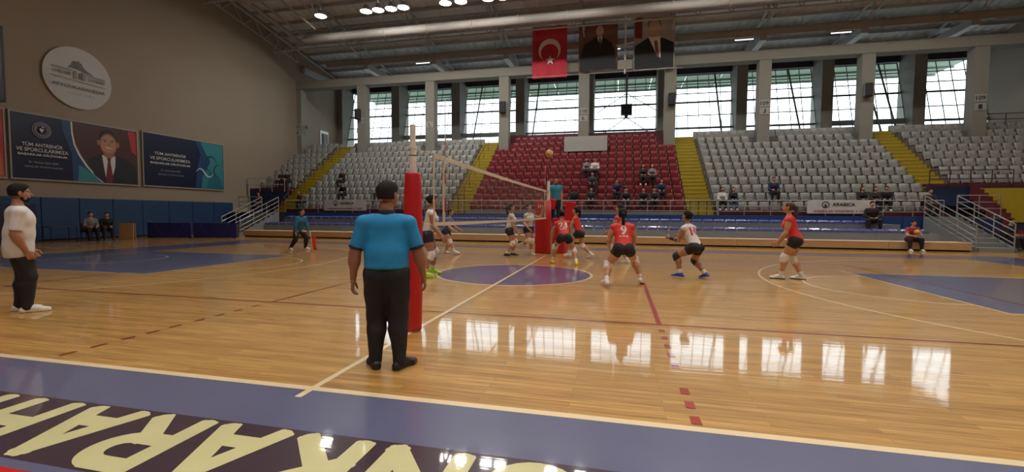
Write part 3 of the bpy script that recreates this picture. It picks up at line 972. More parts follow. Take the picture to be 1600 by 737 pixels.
F.p('face_light', disc(fc[0], fc[1] - .05, .35, .46), M_skin_l)
for s_ in (-1, 1):
    F.p('eyebrow', [(fc[0] + s_ * .08, fc[1] + .17), (fc[0] + s_ * .28, fc[1] + .19), (fc[0] + s_ * .27, fc[1] + .15), (fc[0] + s_ * .08, fc[1] + .14)][::1 if s_ > 0 else -1], M_black)
    F.p('eye', disc(fc[0] + s_ * .17, fc[1] + .08, .06, .025, 12), M_black)
F.p('nose', [(fc[0] - .07, fc[1] - .1), (fc[0] + .07, fc[1] - .1), (fc[0], fc[1] + .07)], M_skin_p)
F.p('mouth', disc(fc[0], fc[1] - .2, .17, .075, 20, PI, 2 * PI), M_pw)
F.ring('emblem_ring', *cv(4.58, 5.04), .34, .365, M_pg); F.ring('emblem_ring', *cv(4.58, 5.04), .21, .235, M_pg)
ec = cv(4.58, 5.04)
for k in range(24):
    t_ = 2 * PI * k / 24
    F.p('emblem_mark', disc(ec[0] + .285 * math.cos(t_), ec[1] + .285 * math.sin(t_), .028, .028, 8), M_pg)
F.p('emblem_figure', [(ec[0] - .12, ec[1] + .03), (ec[0] - .02, ec[1] - .13), (ec[0] + .03, ec[1] - .02), (ec[0] + .09, ec[1] + .08), (ec[0] + .0, ec[1] + .03), (ec[0] - .05, ec[1] + .09)], M_pw)
F.p('emblem_head', disc(ec[0] + .02, ec[1] + .14, .035, .035, 10), M_pw)
for body, yy, zz, ht, wd, mm in (('TÜM ANTRENÖR', 4.58, 4.37, .19, 1.50, M_pw), ('VE SPORCULARIMIZA', 4.58, 4.13, .16, 1.92, M_pw), ('BAŞARILAR DİLİYORUM', 4.58, 3.92, .15, 1.80, M_pw),
                              ('Dr. Osman Aşkın BAK', 4.59, 3.575, .11, 1.10, M_pg), ('GENÇLİK VE SPOR BAKANI', 4.59, 3.39, .11, 1.40, M_pg)):
    c_ = cv(yy, zz); F.t(body, c_[0], c_[1], ht * 1.04, wd * 1.04, mm, .03 if 'BA' in body[:2] else .012)
y0, zb = cv(9.08, 2.88); y1, zt = cv(14.25, 5.76)
r, F = board('wall_poster', y0, y1, zb, zt, 'navy and teal poster with white text, no portrait', 'poster', M_posterblue)
F.p('teal_field', [cv(*q) for q in ((12.27, 5.74), (12.6, 5.0), (12.4, 4.3), (12.3, 3.6), (12.19, 2.9), (14.23, 2.9), (14.23, 5.74))], M_pblue2)
F.p('teal_field', [cv(*q) for q in ((12.6, 5.74), (13.0, 5.0), (13.3, 4.6), (12.7, 3.6), (12.6, 2.9), (14.23, 2.9), (14.23, 5.74))], M_pteal)
F.p('teal_shade', [cv(*q) for q in ((13.2, 4.0), (14.0, 3.6), (14.2, 2.9), (13.0, 2.9))], mat('poster_teal_deep', (.02, .14, .19), .4))
c_ = cv(13.0, 4.3)
def swirl(pts, wd, m, F=F):
    P = [Vector((p[0], p[1], 0)) for p in pts]; A = []; B = []
    for i, p in enumerate(P):
        d = (P[min(i + 1, len(P) - 1)] - P[max(i - 1, 0)]).normalized(); n = Vector((-d.y, d.x, 0)); ww = wd * math.sin(PI * (i + .5) / len(P))
        A.append(p + n * ww); B.append(p - n * ww)
    F.p('swirl', [(p.x, p.y) for p in A] + [(p.x, p.y) for p in B[::-1]], m)
M_sw = mat('poster_dark_teal_line', (.006, .05, .085), .4)
swirl([(c_[0] - .75 + .3 * k / 10 + .35 * math.sin(k / 3), c_[1] - .55 + 1.25 * k / 10 - .2 * math.sin(k / 2)) for k in range(12)], .05, M_sw)
swirl([(c_[0] + .35 + .42 * math.cos(k / 2.2), c_[1] + .15 + .5 * math.sin(k / 2.2)) for k in range(11)], .06, M_sw)
swirl([(c_[0] + .9 + .35 * math.cos(k / 2 + 1), c_[1] - .25 + .4 * math.sin(k / 2 + 1)) for k in range(9)], .05, M_sw)
swirl([(c_[0] - .8 + 1.3 * k / 10, c_[1] - .45 + .25 * math.sin(k / 1.6)) for k in range(11)], .05, M_pw)
for body, yy, zz, ht, wd, mm in (('TÜM ANTRENÖR', 10.65, 4.72, .19, 1.92, M_pw), ('VE SPORCULARIMIZA', 10.65, 4.43, .17, 2.44, M_pw), ('BAŞARILAR DİLİYORUM', 10.65, 4.17, .17, 2.40, M_pw),
                              ('Dr. Osman Aşkın BAK', 10.63, 3.77, .11, 1.2, M_pg), ('GENÇLİK VE SPOR BAKANI', 10.63, 3.55, .11, 1.55, M_pg)):
    c_ = cv(yy, zz); F.t(body, c_[0], c_[1], ht * 1.04, wd * 1.04, mm, .03 if 'BA' in body[:2] else .012)
# red poster at the near end and the dark scoreboard above
y1, zt = cv(3.27, 5.70); _, zb = cv(3.27, 2.86)
r, F = board('wall_poster', y1 - 3.4, y1, zb, zt, 'red and orange poster beside the navy poster with the smiling man', 'poster', M_prtred)
F.p('orange_field', [(y1 - 3.3, zb + .05), (y1 - .05, zb + .05), (y1 - .1, zb + 1.0), (y1 - 1.5, zb + 1.3), (y1 - 3.3, zb + .8)], mat('poster_orange', (.45, .14, .03), .45))
y1, zt = cv(3.36, 9.12); _, zb = cv(3.36, 6.0)
sb = empty('scoreboard', (0, 0, 0)); tag(sb, 'dark unlit scoreboard high on the beige end wall', 'scoreboard')
m_ = MB(); m_.box(WL + .005, WL + .18, y1 - 4.2, y1, zb, zt); m_.build('case', M_black, sb)
m_ = MB(); m_.box(WL + .18, WL + .19, y1 - 4.1, y1 - .1, zb + .1, zt - .1); m_.build('display', mat('scoreboard_face', (.02, .01, .012), .3), sb)
# round sign
cy, cz = cv(6.14, 7.76)
rs = empty('round_sign', (0, 0, 0)); tag(rs, 'round pale sign with castle drawing and the city name', 'sign')
RR = 1.49
m_ = MB(); n = 64
A = [(WL + .005, cy + RR * math.cos(2 * PI * i / n), cz + RR * math.sin(2 * PI * i / n)) for i in range(n)]
Bp = [(WL + .09, q[1], q[2]) for q in A]
m_.add(A + Bp, [(i, (i + 1) % n, n + (i + 1) % n, n + i) for i in range(n)] + [tuple(range(n, 2 * n))])
m_.build('disc', mat('sign_pale_grey', (.42, .42, .40), .5), rs)
F = Flat(rs, .092)
M_ink = mat('sign_ink', (0.12, 0.12, 0.11), 0.6); M_ink2 = mat('sign_ink_light', (.22, .22, .20), .6)
def q_(u, v): return (cy + u * RR, cz + v * RR)
F.p('castle_rock', [q_(-.32, .29), (q_(-.22, .42)), q_(-.18, .52), q_(-.1, .55), q_(-.02, .54), q_(.0, .62), q_(.03, .54), q_(.1, .5), q_(.13, .42), q_(.25, .3), q_(.42, .22), q_(.44, .19), q_(.2, .22), q_(-.1, .29)], M_ink)
F.p('roof_line', [q_(-.78, .19), q_(-.78, .25), q_(-.2, .25), q_(-.2, .19)], M_ink2)
F.p('roof_line', [q_(.2, .13), q_(.2, .19), q_(.8, .17), q_(.8, .11)], M_ink2)
for k in range(9):
    F.p('window_mark', [q_(-.74 + k * .06, .04), q_(-.74 + k * .06, .16), q_(-.71 + k * .06, .16), q_(-.71 + k * .06, .04)], M_ink2)
    F.p('window_mark', [q_(.26 + k * .06, -.02), q_(.26 + k * .06, .1), q_(.29 + k * .06, .1), q_(.29 + k * .06, -.02)], M_ink2)
for a_, b_ in ((-.16, -.06), (.18, .08)):
    F.p('gate_tower', [q_(a_, -.04), q_(a_, .22), q_(b_, .22), q_(b_, -.04)], M_ink2)
F.p('minaret', [q_(.0, -.02), q_(.0, .16), q_(.03, .2), q_(.05, .16), q_(.05, -.02)], M_ink)
F.p('ground_line', [q_(-.8, -.08), q_(-.8, -.06), q_(.82, -.12), q_(.82, -.14)], M_ink2)
F.t('AFYONKARAHİSAR', cy + .0, cz - .3 * RR, .20, 2.30, M_ink, .02)
F.t('V A L İ L İ Ğ İ', cy + .05, cz - .52 * RR, .10, 1.15, M_ink2, .01)

# blue wall pads along the end wall, 2 m high
pads = empty('wall_padding', (0, 0, 0)); tag(pads, 'blue padded mats fixed along the beige end wall', 'padding')
for i in range(16):
    ya = -9.0 + i * 1.56
    m_ = MB(); m_.box(WL + .005, WL + .1, ya + .01, ya + 1.55, .08, 2.08); o = m_.build('pad', M_pad, pads)
    bv = o.modifiers.new('b', 'BEVEL'); bv.width = .02; bv.segments = 2
m_ = MB(); m_.box(WL + .005, WL + .04, -9, 16, 0, .08); m_.build('base_strip', M_black, pads)
# gallery side door panel on the end wall
d_ = empty('door_1', (0, 0, 0)); d_['kind'] = 'structure'
m_ = MB(); m_.box(WL + .005, WL + .06, 25.8, 26.95, 6.95, 8.85); m_.build('door_frame', M_white, d_)
m_ = MB(); m_.box(WL + .06, WL + .08, 25.95, 26.35, 6.95, 8.6); m_.build('door_leaf', M_lintel, d_)
m_ = MB(); m_.box(WL + .06, WL + .08, 26.45, 26.85, 6.95, 8.6); m_.build('door_leaf', M_pillar, d_)

# banners on the railing
M_ban = mat('banner_white', (0.70, 0.70, 0.69), 0.6)
M_banink = mat('banner_dark_ink', (0.03, 0.04, 0.05), 0.6)
M_banred = mat('banner_red_ink', (0.42, 0.03, 0.05), 0.6)
def banner(x0, x1, z0, z1, lab):
    y = 15.36
    r = empty('banner', ((x0 + x1) / 2, y, z0)); tag(r, lab, 'banner')
    wd, ht = x1 - x0, z1 - z0
    m_ = MB(); N = 12
    A = [(-wd / 2 + wd * i / N, -.008 * math.sin(i * 1.7), 0) for i in range(N + 1)]
    Bq = [(-wd / 2 + wd * i / N, -.005 * math.sin(i * 2.3), ht) for i in range(N + 1)]
    m_.strip(A, Bq); m_.strip([(a[0], a[1] + .01, a[2]) for a in Bq], [(a[0], a[1] + .01, a[2]) for a in A])
    m_.build('cloth', M_ban, r)
    T = lambda x, z: Matrix(((1, 0, 0, x), (0, 0, -1, -.018), (0, 1, 0, z), (0, 0, 0, 1)))
    text_mesh('lettering', 'ARABICA', .17, 1.02, T(.13, ht * .68), M_banink, r, .03)
    text_mesh('lettering', 'KADINLAR VOLEYBOL 1. LİGİ', .13, wd * .80, T(.0, ht * .20), M_banred, r, .03)
    cx_ = -.68; cz_ = ht * .66; n = 28
    for r0, r1 in ((.13, .17),):
        A = [(cx_ + r0 * math.cos(2 * PI * i / n), -.017, cz_ + r0 * math.sin(2 * PI * i / n)) for i in range(n + 1)]
        Bq = [(cx_ + r1 * math.cos(2 * PI * i / n), -.017, cz_ + r1 * math.sin(2 * PI * i / n)) for i in range(n + 1)]
        MB().strip(A, Bq).build('logo_ring', M_banink, r)
    MB().poly([(cx_ + .055 * math.cos(2 * PI * i / 14), -.017, cz_ - .05 + .08 * math.sin(2 * PI * i / 14)) for i in range(14)]).build('logo_drop', M_banink, r)
banner(11.85, 14.85, 1.56, 2.23, 'white coffee and league banner on the railing beside the man in black')
banner(-16.15, -13.1, 1.57, 2.26, 'white coffee and league banner on the railing behind the line judge')

# block signs on the pillars
M_sgn = mat('sign_plate', (0.38, 0.39, 0.375), 0.6)
def plate(x, z, body, lab, h=.44, wd=.58, y=22.78):
    r = empty('block_sign', (x, y, z)); tag(r, lab, 'sign')
    m_ = MB(); m_.box(-wd / 2, wd / 2, -.02, 0, -h / 2, h / 2); m_.build('plate', M_sgn, r)
    text_mesh('lettering', body, h * .62, min(wd * .85, h * .45 * len(body)), Matrix(((1, 0, 0, 0), (0, 0, -1, -.024), (0, 1, 0, 0), (0, 0, 0, 1))), M_banink, r, .03)
for k, num, let in ((-4, '112', 'M'), (-3, '111', ''), (0, '110', 'K'), (2, '109', 'J'), (4, '109', 'I'), (-2, '', 'L')):
    x = XK[k + 4]
    zt = 8.85 if abs(k) != 4 else 8.6
    if num: plate(x, zt, num, 'pillar plate numbered %s%s' % (num, {2: ' above letter J', 4: ' above letter I', 0: ' above letter K', -4: ' above letter M', -3: ''}[k]))
    if let: plate(x, zt - .52, let, 'pillar plate with the letter %s' % let)
plate(-23.0, 8.5, 'N', 'small plate with the letter N beside the first pillar')
MB().box(-23.5, -22.75, 22.79, 22.83, 8.45, 8.55).build('plate_bracket', M_steelg, bpy.data.objects['block_sign.010']).matrix_parent_inverse = Matrix.Translation((23.0, -22.78, -8.5))

# loudspeakers on the pillars
for k, px in ((-3, -18.1), (-1, -6.07), (1, 5.9), (3, 17.6)):
    r = empty('loudspeaker', (px, 22.76, 9.34)); tag(r, 'black loudspeaker on the %s pillar from the beige end wall' % ordn(k + 5), 'loudspeaker', 'pillar loudspeakers')
    m_ = MB(); m_.box(-.22, .22, -.36, -.06, -.42, .42); o = m_.build('cabinet', M_black, r); bv = o.modifiers.new('b', 'BEVEL'); bv.width = .03
    m_ = MB(); m_.box(-.19, .19, -.375, -.36, -.38, .38); m_.build('grille', mat('speaker_grille', (.03, .03, .035), .8), r)
    m_ = MB(); m_.tube((0, -.1, 0), (0, .03, 0), .05); m_.build('bracket', M_steelg, r)

# flag and portrait banners hanging at the beam
M_flagr = mat('flag_red_cloth', (0.52, 0.025, 0.05), 0.7)
M_flagw = mat('flag_white_cloth', (0.78, 0.76, 0.76), 0.7)
def hang(name, x0, x1, z0, z1, m, lab, cat, y=22.48):
    r = empty(name, ((x0 + x1) / 2, y, z0)); tag(r, lab, cat)
    wd = x1 - x0; ht = z1 - z0; N = 16
    m_ = MB()
    for q in (0, .012):
        A = [(-wd / 2 + wd * i / N, q + .03 * math.sin(i * .9), 0) for i in range(N + 1)]
        Bq = [(-wd / 2 + wd * i / N, q + .03 * math.sin(i * .9), ht) for i in range(N + 1)]
        m_.strip(A, Bq) if q == 0 else m_.strip(Bq, A)
    m_.build('cloth', m, r)
    m_ = MB(); m_.tube((-wd / 2 - .1, 0, ht), (wd / 2 + .1, 0, ht), .03, n=8); m_.build('top_bar', M_steelg, r)
    for xx in (-wd / 2, wd / 2):
        m_ = MB(); m_.tube((xx, 0, ht), (xx, 0, ht + roofz(y) - z1 - .02), .008, n=4); m_.build('hanging_wire', M_steelg, r)
    r['k'] = 0
    def pp(nm, pts, mm):
        r['k'] += 1
        yy = -.04 - .002 * r['k']
        return MB().poly([(a, yy, b) for a, b in pts]).build(nm, mm, r)
    return r, pp
r, pp = hang('flag', -3.82, -1.31, 11.27, 14.95, M_flagr, 'red flag with white crescent and star hanging under the roof', 'flag')
cz_ = 1.95
outer = [(.80 * math.cos(t), cz_ + .80 * math.sin(t)) for t in [math.radians(-56 + (292) * i / 40) for i in range(41)]]
inner = [(.64 * math.cos(t), cz_ - .20 + .64 * math.sin(t)) for t in [math.radians(-50 + 280 * i / 40) for i in range(41)]]
yk = -.045
MB().strip([(a, yk, b) for a, b in inner], [(a, yk, b) for a, b in outer]).build('crescent', M_flagw, r)
st = []
for i in range(10):
    rr = .36 if i % 2 == 0 else .14
    t_ = PI / 2 + i * PI / 5
    st.append((rr * math.cos(t_) + .05, cz_ - .72 + rr * math.sin(t_)))
mst = MB(); c0 = (.05, yk - .004, cz_ - .72)
for i in range(10):
    a_, b_ = st[i], st[(i + 1) % 10]
    mst.poly([c0, (a_[0], yk - .004, a_[1]), (b_[0], yk - .004, b_[1])])
mst.build('star', M_flagw, r)
M_backd = mat('portrait_backdrop_brown', (0.17, 0.095, 0.075), 0.7)
M_coat = mat('portrait_dark_coat', (0.022, 0.024, 0.030), 0.7)
M_sk = mat('portrait_pale_skin', (0.50, 0.36, 0.29), 0.7)
r, pp = hang('portrait_banner', -.48, 2.21, 11.58, 14.85, M_backd, 'portrait banner of a standing man in a dark coat, beside the flag', 'banner')
pp('coat', [(-1.26, .05), (1.26, .05), (1.15, 1.2), (.95, 1.85), (.6, 2.1), (.25, 2.3), (-.15, 2.3), (-.5, 2.05), (-.95, 1.8), (-1.2, 1.1)], M_coat)
pp('shirt', [(-.08, 2.3), (.32, 2.3), (.16, 1.65)], M_flagw)
pp('tie', [(.08, 2.2), (.18, 2.2), (.2, 1.75), (.13, 1.68), (.09, 1.78)], M_coat)
pp('neck', [(-.05, 2.25), (.3, 2.25), (.28, 2.5), (-.05, 2.5)], M_sk)
pp('hair', [(.12 + .29 * math.cos(2 * PI * i / 24), 2.86 + .34 * math.sin(2 * PI * i / 24)) for i in range(24)], mat('portrait_hair', (.10, .08, .07), .7))
pp('face', [(.12 + .26 * math.cos(2 * PI * i / 24), 2.72 + .36 * math.sin(2 * PI * i / 24)) for i in range(24)], M_sk)
r, pp = hang('portrait_banner', 3.29, 6.0, 11.43, 15.0, mat('portrait_grey_backdrop', (.42, .40, .40), .7), 'portrait banner of a man in a dark suit and tie, farther from the flag', 'banner')
pp('red_corner', [(-1.28, 2.2), (-.8, 2.1), (-.8, 3.5), (-1.28, 3.5)], mat('dull_red', (.16, .03, .03), .7))
pp('suit', [(-1.28, .05), (1.28, .05), (1.28, 1.7), (.7, 2.0), (.2, 2.15), (-.35, 2.15), (-.7, 1.95), (-1.27, 1.6)], M_coat)
pp('shirt', [(-.4, 2.2), (.4, 2.2), (.45, .7), (.15, 1.0)], M_flagw)
pp('tie', [(.0, 1.9), (.2, 1.9), (.35, .9), (.25, .75), (.12, 1.0)], mat('portrait_tie', (.20, .10, .10), .7))
pp('neck', [(-.3, 2.15), (.3, 2.15), (.28, 2.5), (-.3, 2.5)], M_sk)
pp('hair', [(.0 + .43 * math.cos(2 * PI * i / 24), 2.98 + .46 * math.sin(2 * PI * i / 24)) for i in range(24)], mat('portrait_hair_grey', (.14, .13, .13), .7))
pp('face', [(.0 + .38 * math.cos(2 * PI * i / 24), 2.82 + .48 * math.sin(2 * PI * i / 24)) for i in range(24)], M_sk)
# cable along the foot of the hangings, small grey board, centre hoist
m_ = MB(); m_.tube((-4.2, 22.43, 11.36), (6.5, 22.43, 11.41), .012, n=5)
tag(m_.build('hanging_cable', M_white), 'thin pale cable along the foot of flag and portrait banners', 'cable')
r = empty('small_board', (2.73, 22.38, 11.43)); tag(r, 'small grey board hanging between the two portrait banners', 'board')
m_ = MB(); m_.box(-.5, .5, 0, .03, .1, .72); m_.build('panel', mat('board_grey_beige', (.30, .29, .26), .7), r)
m_ = MB(); m_.tube((0, .06, -.2), (0, .06, 3.8), .06, n=8); m_.tube((-.6, .06, 1.75), (.6, .06, 1.9), .04, n=6); m_.build('hanging_pole', M_white, r)
hz = empty('hoist', (2.97, 28.28, 9.34)); tag(hz, 'dark box on a braced frame in front of the central window', 'equipment')
m_ = MB(); m_.box(-.45, .45, -.25, .25, .25, 1.1); m_.build('box', M_lintel, hz)
m_ = MB(); m_.tube((0, 0, 1.1), (0, 0, 4.9), .08, n=8); m_.build('pole', M_pillar, hz)
m_ = MB(); m_.tube((0, 0, 0), (0, 0, .3), .12, n=8); m_.build('collar', M_lintel, hz)
for a_, b_ in (((0, 0, 2.0), (-2.4, 0, .5)), ((0, 0, 2.0), (2.4, 0, .5)), ((0, 0, 0.05), (-2.4, 0, -1.6)), ((0, 0, .05), (2.4, 0, -1.6))):
    m_ = MB(); m_.tube(a_, b_, .035, n=5); m_.build('brace', M_mull, hz)
# white board standing on the red seats
r = empty('white_board', (0.13, 21.95, 5.68)); tag(r, 'large blank white board standing on the upper red seats', 'board')
m_ = MB(); m_.box(-1.5, 1.5, 0, .05, .2, 1.25); m_.build('panel', mat('board_offwhite', (.40, .41, .40), .6), r)
for xx in (-1.3, 1.3):
    m_ = MB(); m_.box(xx - .04, xx + .04, .05, .3, 0, 1.2); m_.build('prop', M_steelg, r)
# ------------------------------------------------------------------ figures: bodies and clothes grown from one smooth field
def surface_nets(vals, origin, h):
    """closed mesh of the zero level of a sampled field (negative inside)"""
    ins = vals < 0
    nx, ny, nz = vals.shape
    c = np.zeros((nx - 1, ny - 1, nz - 1), dtype=np.int32)
    acc = np.zeros((nx - 1, ny - 1, nz - 1, 3), dtype=np.float32)
    cnt = np.zeros((nx - 1, ny - 1, nz - 1), dtype=np.float32)
    corners = [(i, j, k) for i in (0, 1) for j in (0, 1) for k in (0, 1)]
    def sl(a, o):
        return a[o[0]:nx - 1 + o[0], o[1]:ny - 1 + o[1], o[2]:nz - 1 + o[2]]
    for a in corners:
        for ax in range(3):
            if a[ax] == 0:
                b = list(a); b[ax] = 1
                va, vb = sl(vals, a), sl(vals, b)
                m = (va < 0) != (vb < 0)
                t = np.where(m, va / np.where(m, va - vb, 1), 0)
                for q in range(3):
                    acc[..., q] += np.where(m, a[q] + (t if q == ax else 0), 0)
                cnt += m
    act = cnt > 0
    idx = -np.ones(act.shape, dtype=np.int64)
    n = int(act.sum())
    if n == 0:
        return np.zeros((0, 3)), []
    idx[act] = np.arange(n)
    cell = np.argwhere(act)
    v = (cell + acc[act] / cnt[act][:, None]) * h + origin
    faces = []
    for ax in range(3):
        u, w_ = (ax + 1) % 3, (ax + 2) % 3
        s0 = [slice(1, d - 1) for d in vals.shape]; s0[ax] = slice(0, vals.shape[ax] - 1)
        s1 = list(s0); s1[ax] = slice(1, vals.shape[ax])
        a = ins[tuple(s0)]; b = ins[tuple(s1)]
        cr = np.argwhere(a != b)
        if len(cr) == 0: continue
        flip = a[tuple(cr.T)]
        off = np.array([s.start for s in s0])
        p = cr + off
        def cellidx(du, dw):
            q = p.copy(); q[:, u] += du; q[:, w_] += dw
            return idx[tuple(q.T)]
        q0, q1, q2, q3 = cellidx(-1, -1), cellidx(0, -1), cellidx(0, 0), cellidx(-1, 0)
        f = np.stack([q0, q1, q2, q3], 1)
        f[~flip] = f[~flip][:, ::-1]
        faces.append(f)
    return v, np.concatenate(faces)

class Field:
    """primitives: ('c', a, b, ra, rb) round cone; ('e', centre, rot3x3 (rows = axes), radii)"""
    def __init__(s): s.pr = []
    def cone(s, a, b, ra, rb): s.pr.append(('c', np.array(a, float), np.array(b, float), ra, rb)); return s
    def ell(s, c, rad, R=None): s.pr.append(('e', np.array(c, float), np.eye(3) if R is None else np.array(R, float), np.array(rad, float))); return s
    def bounds(s, g):
        lo = np.full(3, 1e9); hi = -lo
        for p in s.pr:
            l, h_ = s.pb(p); lo = np.minimum(lo, l); hi = np.maximum(hi, h_)
        return lo - g, hi + g
    def pb(s, p):
        if p[0] == 'c':
            r = max(p[3], p[4]); return np.minimum(p[1], p[2]) - r, np.maximum(p[1], p[2]) + r
        e = np.abs(p[2].T) @ p[3]
        return p[1] - e, p[1] + e
    def sample(s, lo, shape, h, k, infl=0.0):
        d = np.full(shape, 0.2, dtype=np.float32)
        for p in s.pr:
            a, b = s.pb(p)
            m = k + infl + 2 * h
            i0 = np.maximum(np.floor((a - m - lo) / h).astype(int), 0)
            i1 = np.minimum(np.ceil((b + m - lo) / h).astype(int) + 1, shape)
            if np.any(i1 <= i0): continue
            gx = [lo[q] + h * np.arange(i0[q], i1[q]) for q in range(3)]
            X, Y, Z = np.meshgrid(*gx, indexing='ij')
            if p[0] == 'c':
                ab = p[2] - p[1]; L = max(ab @ ab, 1e-9)
                px, py, pz = X - p[1][0], Y - p[1][1], Z - p[1][2]
                t = np.clip((px * ab[0] + py * ab[1] + pz * ab[2]) / L, 0, 1)
                dd = np.sqrt((px - t * ab[0]) ** 2 + (py - t * ab[1]) ** 2 + (pz - t * ab[2]) ** 2) - (p[3] + (p[4] - p[3]) * t)
            else:
                P = np.stack([X - p[1][0], Y - p[1][1], Z - p[1][2]], -1) @ p[2].T
                q0 = np.sqrt(((P / p[3]) ** 2).sum(-1)); q1 = np.sqrt(((P / (p[3] ** 2)) ** 2).sum(-1))
                dd = q0 * (q0 - 1) / np.maximum(q1, 1e-6)
            dd = dd - infl
            sub = d[i0[0]:i1[0], i0[1]:i1[1], i0[2]:i1[2]]
            hh = np.maximum(k - np.abs(sub - dd), 0) / k
            d[i0[0]:i1[0], i0[1]:i1[1], i0[2]:i1[2]] = np.minimum(sub, dd) - hh * hh * k * .25
        return d

def grow(groups, h, k=.03):
    """groups: list of (Field, inflate, [(point, normal) cut planes: keep where (x-p).n < 0]) -> verts, faces"""
    lo = np.full(3, 1e9); hi = -lo
    for f, infl, cuts in groups:
        a, b = f.bounds(infl + 2 * h); lo = np.minimum(lo, a); hi = np.maximum(hi, b)
    shape = np.ceil((hi - lo) / h).astype(int) + 1
    D = None
    for f, infl, cuts in groups:
        d = f.sample(lo, shape, h, k, infl)
        if cuts:
            g = [lo[q] + h * np.arange(shape[q]) for q in range(3)]
            for c_ in cuts:
                p, n = c_[0], c_[1]
                pl = ((g[0] - p[0]) * n[0])[:, None, None] + ((g[1] - p[1]) * n[1])[None, :, None] + ((g[2] - p[2]) * n[2])[None, None, :]
                d = np.maximum(d, pl.astype(np.float32))
        if D is None: D = d
        else:
            kk = k * .6
            hh = np.maximum(kk - np.abs(D - d), 0) / kk
            D = np.minimum(D, d) - hh * hh * kk * .25
    D[0] = D[-1] = .2; D[:, 0] = D[:, -1] = .2; D[:, :, 0] = D[:, :, -1] = .2
    return surface_nets(D, lo, h)

def mesh_from(name, chunks, mats, mi=None):
    V = []; Fc = []; M_ = []; o = 0
    for ci, (v, f) in enumerate(chunks):
        if len(v) == 0: continue
        V.append(v); Fc.append(np.asarray(f) + o); M_ += [0 if mi is None else mi[ci]] * len(f); o += len(v)
    V = np.concatenate(V); Fc = np.concatenate(Fc)
    me = bpy.data.meshes.new(name)
    me.vertices.add(len(V)); me.vertices.foreach_set('co', V.astype(np.float32).ravel())
    me.loops.add(Fc.size); me.loops.foreach_set('vertex_index', Fc.astype(np.int32).ravel())
    me.polygons.add(len(Fc)); me.polygons.foreach_set('loop_start', np.arange(0, Fc.size, 4, dtype=np.int32))
    me.polygons.foreach_set('material_index', M_)
    me.polygons.foreach_set('use_smooth', [True] * len(Fc))
    for m in (mats if isinstance(mats, list) else [mats]): me.materials.append(m)
    me.update(calc_edges=True); me.validate()
    return me

def vn(a):
    a = np.array(a, float); return a / np.linalg.norm(a)
def rotz(a):
    c, s_ = math.cos(a), math.sin(a); return np.array([[c, -s_, 0], [s_, c, 0], [0, 0, 1]])
def rotx(a):
    c, s_ = math.cos(a), math.sin(a); return np.array([[1, 0, 0], [0, c, -s_], [0, s_, c]])
def roty(a):
    c, s_ = math.cos(a), math.sin(a); return np.array([[c, 0, s_], [0, 1, 0], [-s_, 0, c]])
R_ = math.radians

SKIN = lambda: mat('skin', (0.50, 0.270, 0.185), 0.5, noise=0.05, nscale=9)
SKIN_T = lambda: mat('skin_tanned', (0.33, 0.160, 0.098), 0.45, noise=0.06, nscale=9)
SKIN_M = lambda: mat('skin_olive', (0.38, 0.195, 0.125), 0.48, noise=0.06, nscale=9)

def hand_field(wrist, d, palm_n, side, Hs, curl):
    """palm and five fingers; d = hand direction, palm_n = direction the palm faces, side = towards the thumb"""
    f = Field(); d = vn(d); side = vn(np.array(side) - d * (np.array(side) @ d)); pn = np.cross(d, side); 
    if pn @ np.array(palm_n) < 0: pn = -pn
    S_ = Hs / 1.75
    w = np.array(wrist, float)
    L = .088 * S_
    for q in (-.026, -.009, .009, .026):
        f.cone(w + d * .012 * S_ + side * q * .75 * S_, w + d * L + side * q * S_, .0155 * S_, .0125 * S_)
    f.cone(w - d * .03 * S_, w + d * .03 * S_, .025 * S_, .022 * S_)
    lens = [(.072, .029), (.080, .010), (.075, -.010), (.060, -.029)]
    for i, (fl_, off) in enumerate(lens):
        a = w + d * L + side * off * S_
        ang = 0.0; cur = a; seg = [.45, .30, .25]
        for si, s_ in enumerate(seg):
            ang += curl * (.75 if si == 0 else .95) + .03 * i
            dd = d * math.cos(ang) + pn * math.sin(ang) + side * off * 1.2 * (1 if si == 0 else 0)
            nx_ = cur + vn(dd) * fl_ * s_ * S_
            f.cone(cur, nx_, (.0092 - .0006 * si) * S_, (.0085 - .0008 * si) * S_); cur = nx_
    a = w + d * .022 * S_ + side * .026 * S_
    b = a + (side * .75 + d * .75 + pn * .35) * .034 * S_
    c = b + (d * .95 + side * .28 + pn * (.3 + curl * .3)) * .030 * S_
    e = c + (d * .95 + pn * (.2 + curl * .4)) * .026 * S_
    f.cone(a, b, .0145 * S_, .0118 * S_); f.cone(b, c, .0115 * S_, .0098 * S_); f.cone(c, e, .0098 * S_, .0080 * S_)
    return f

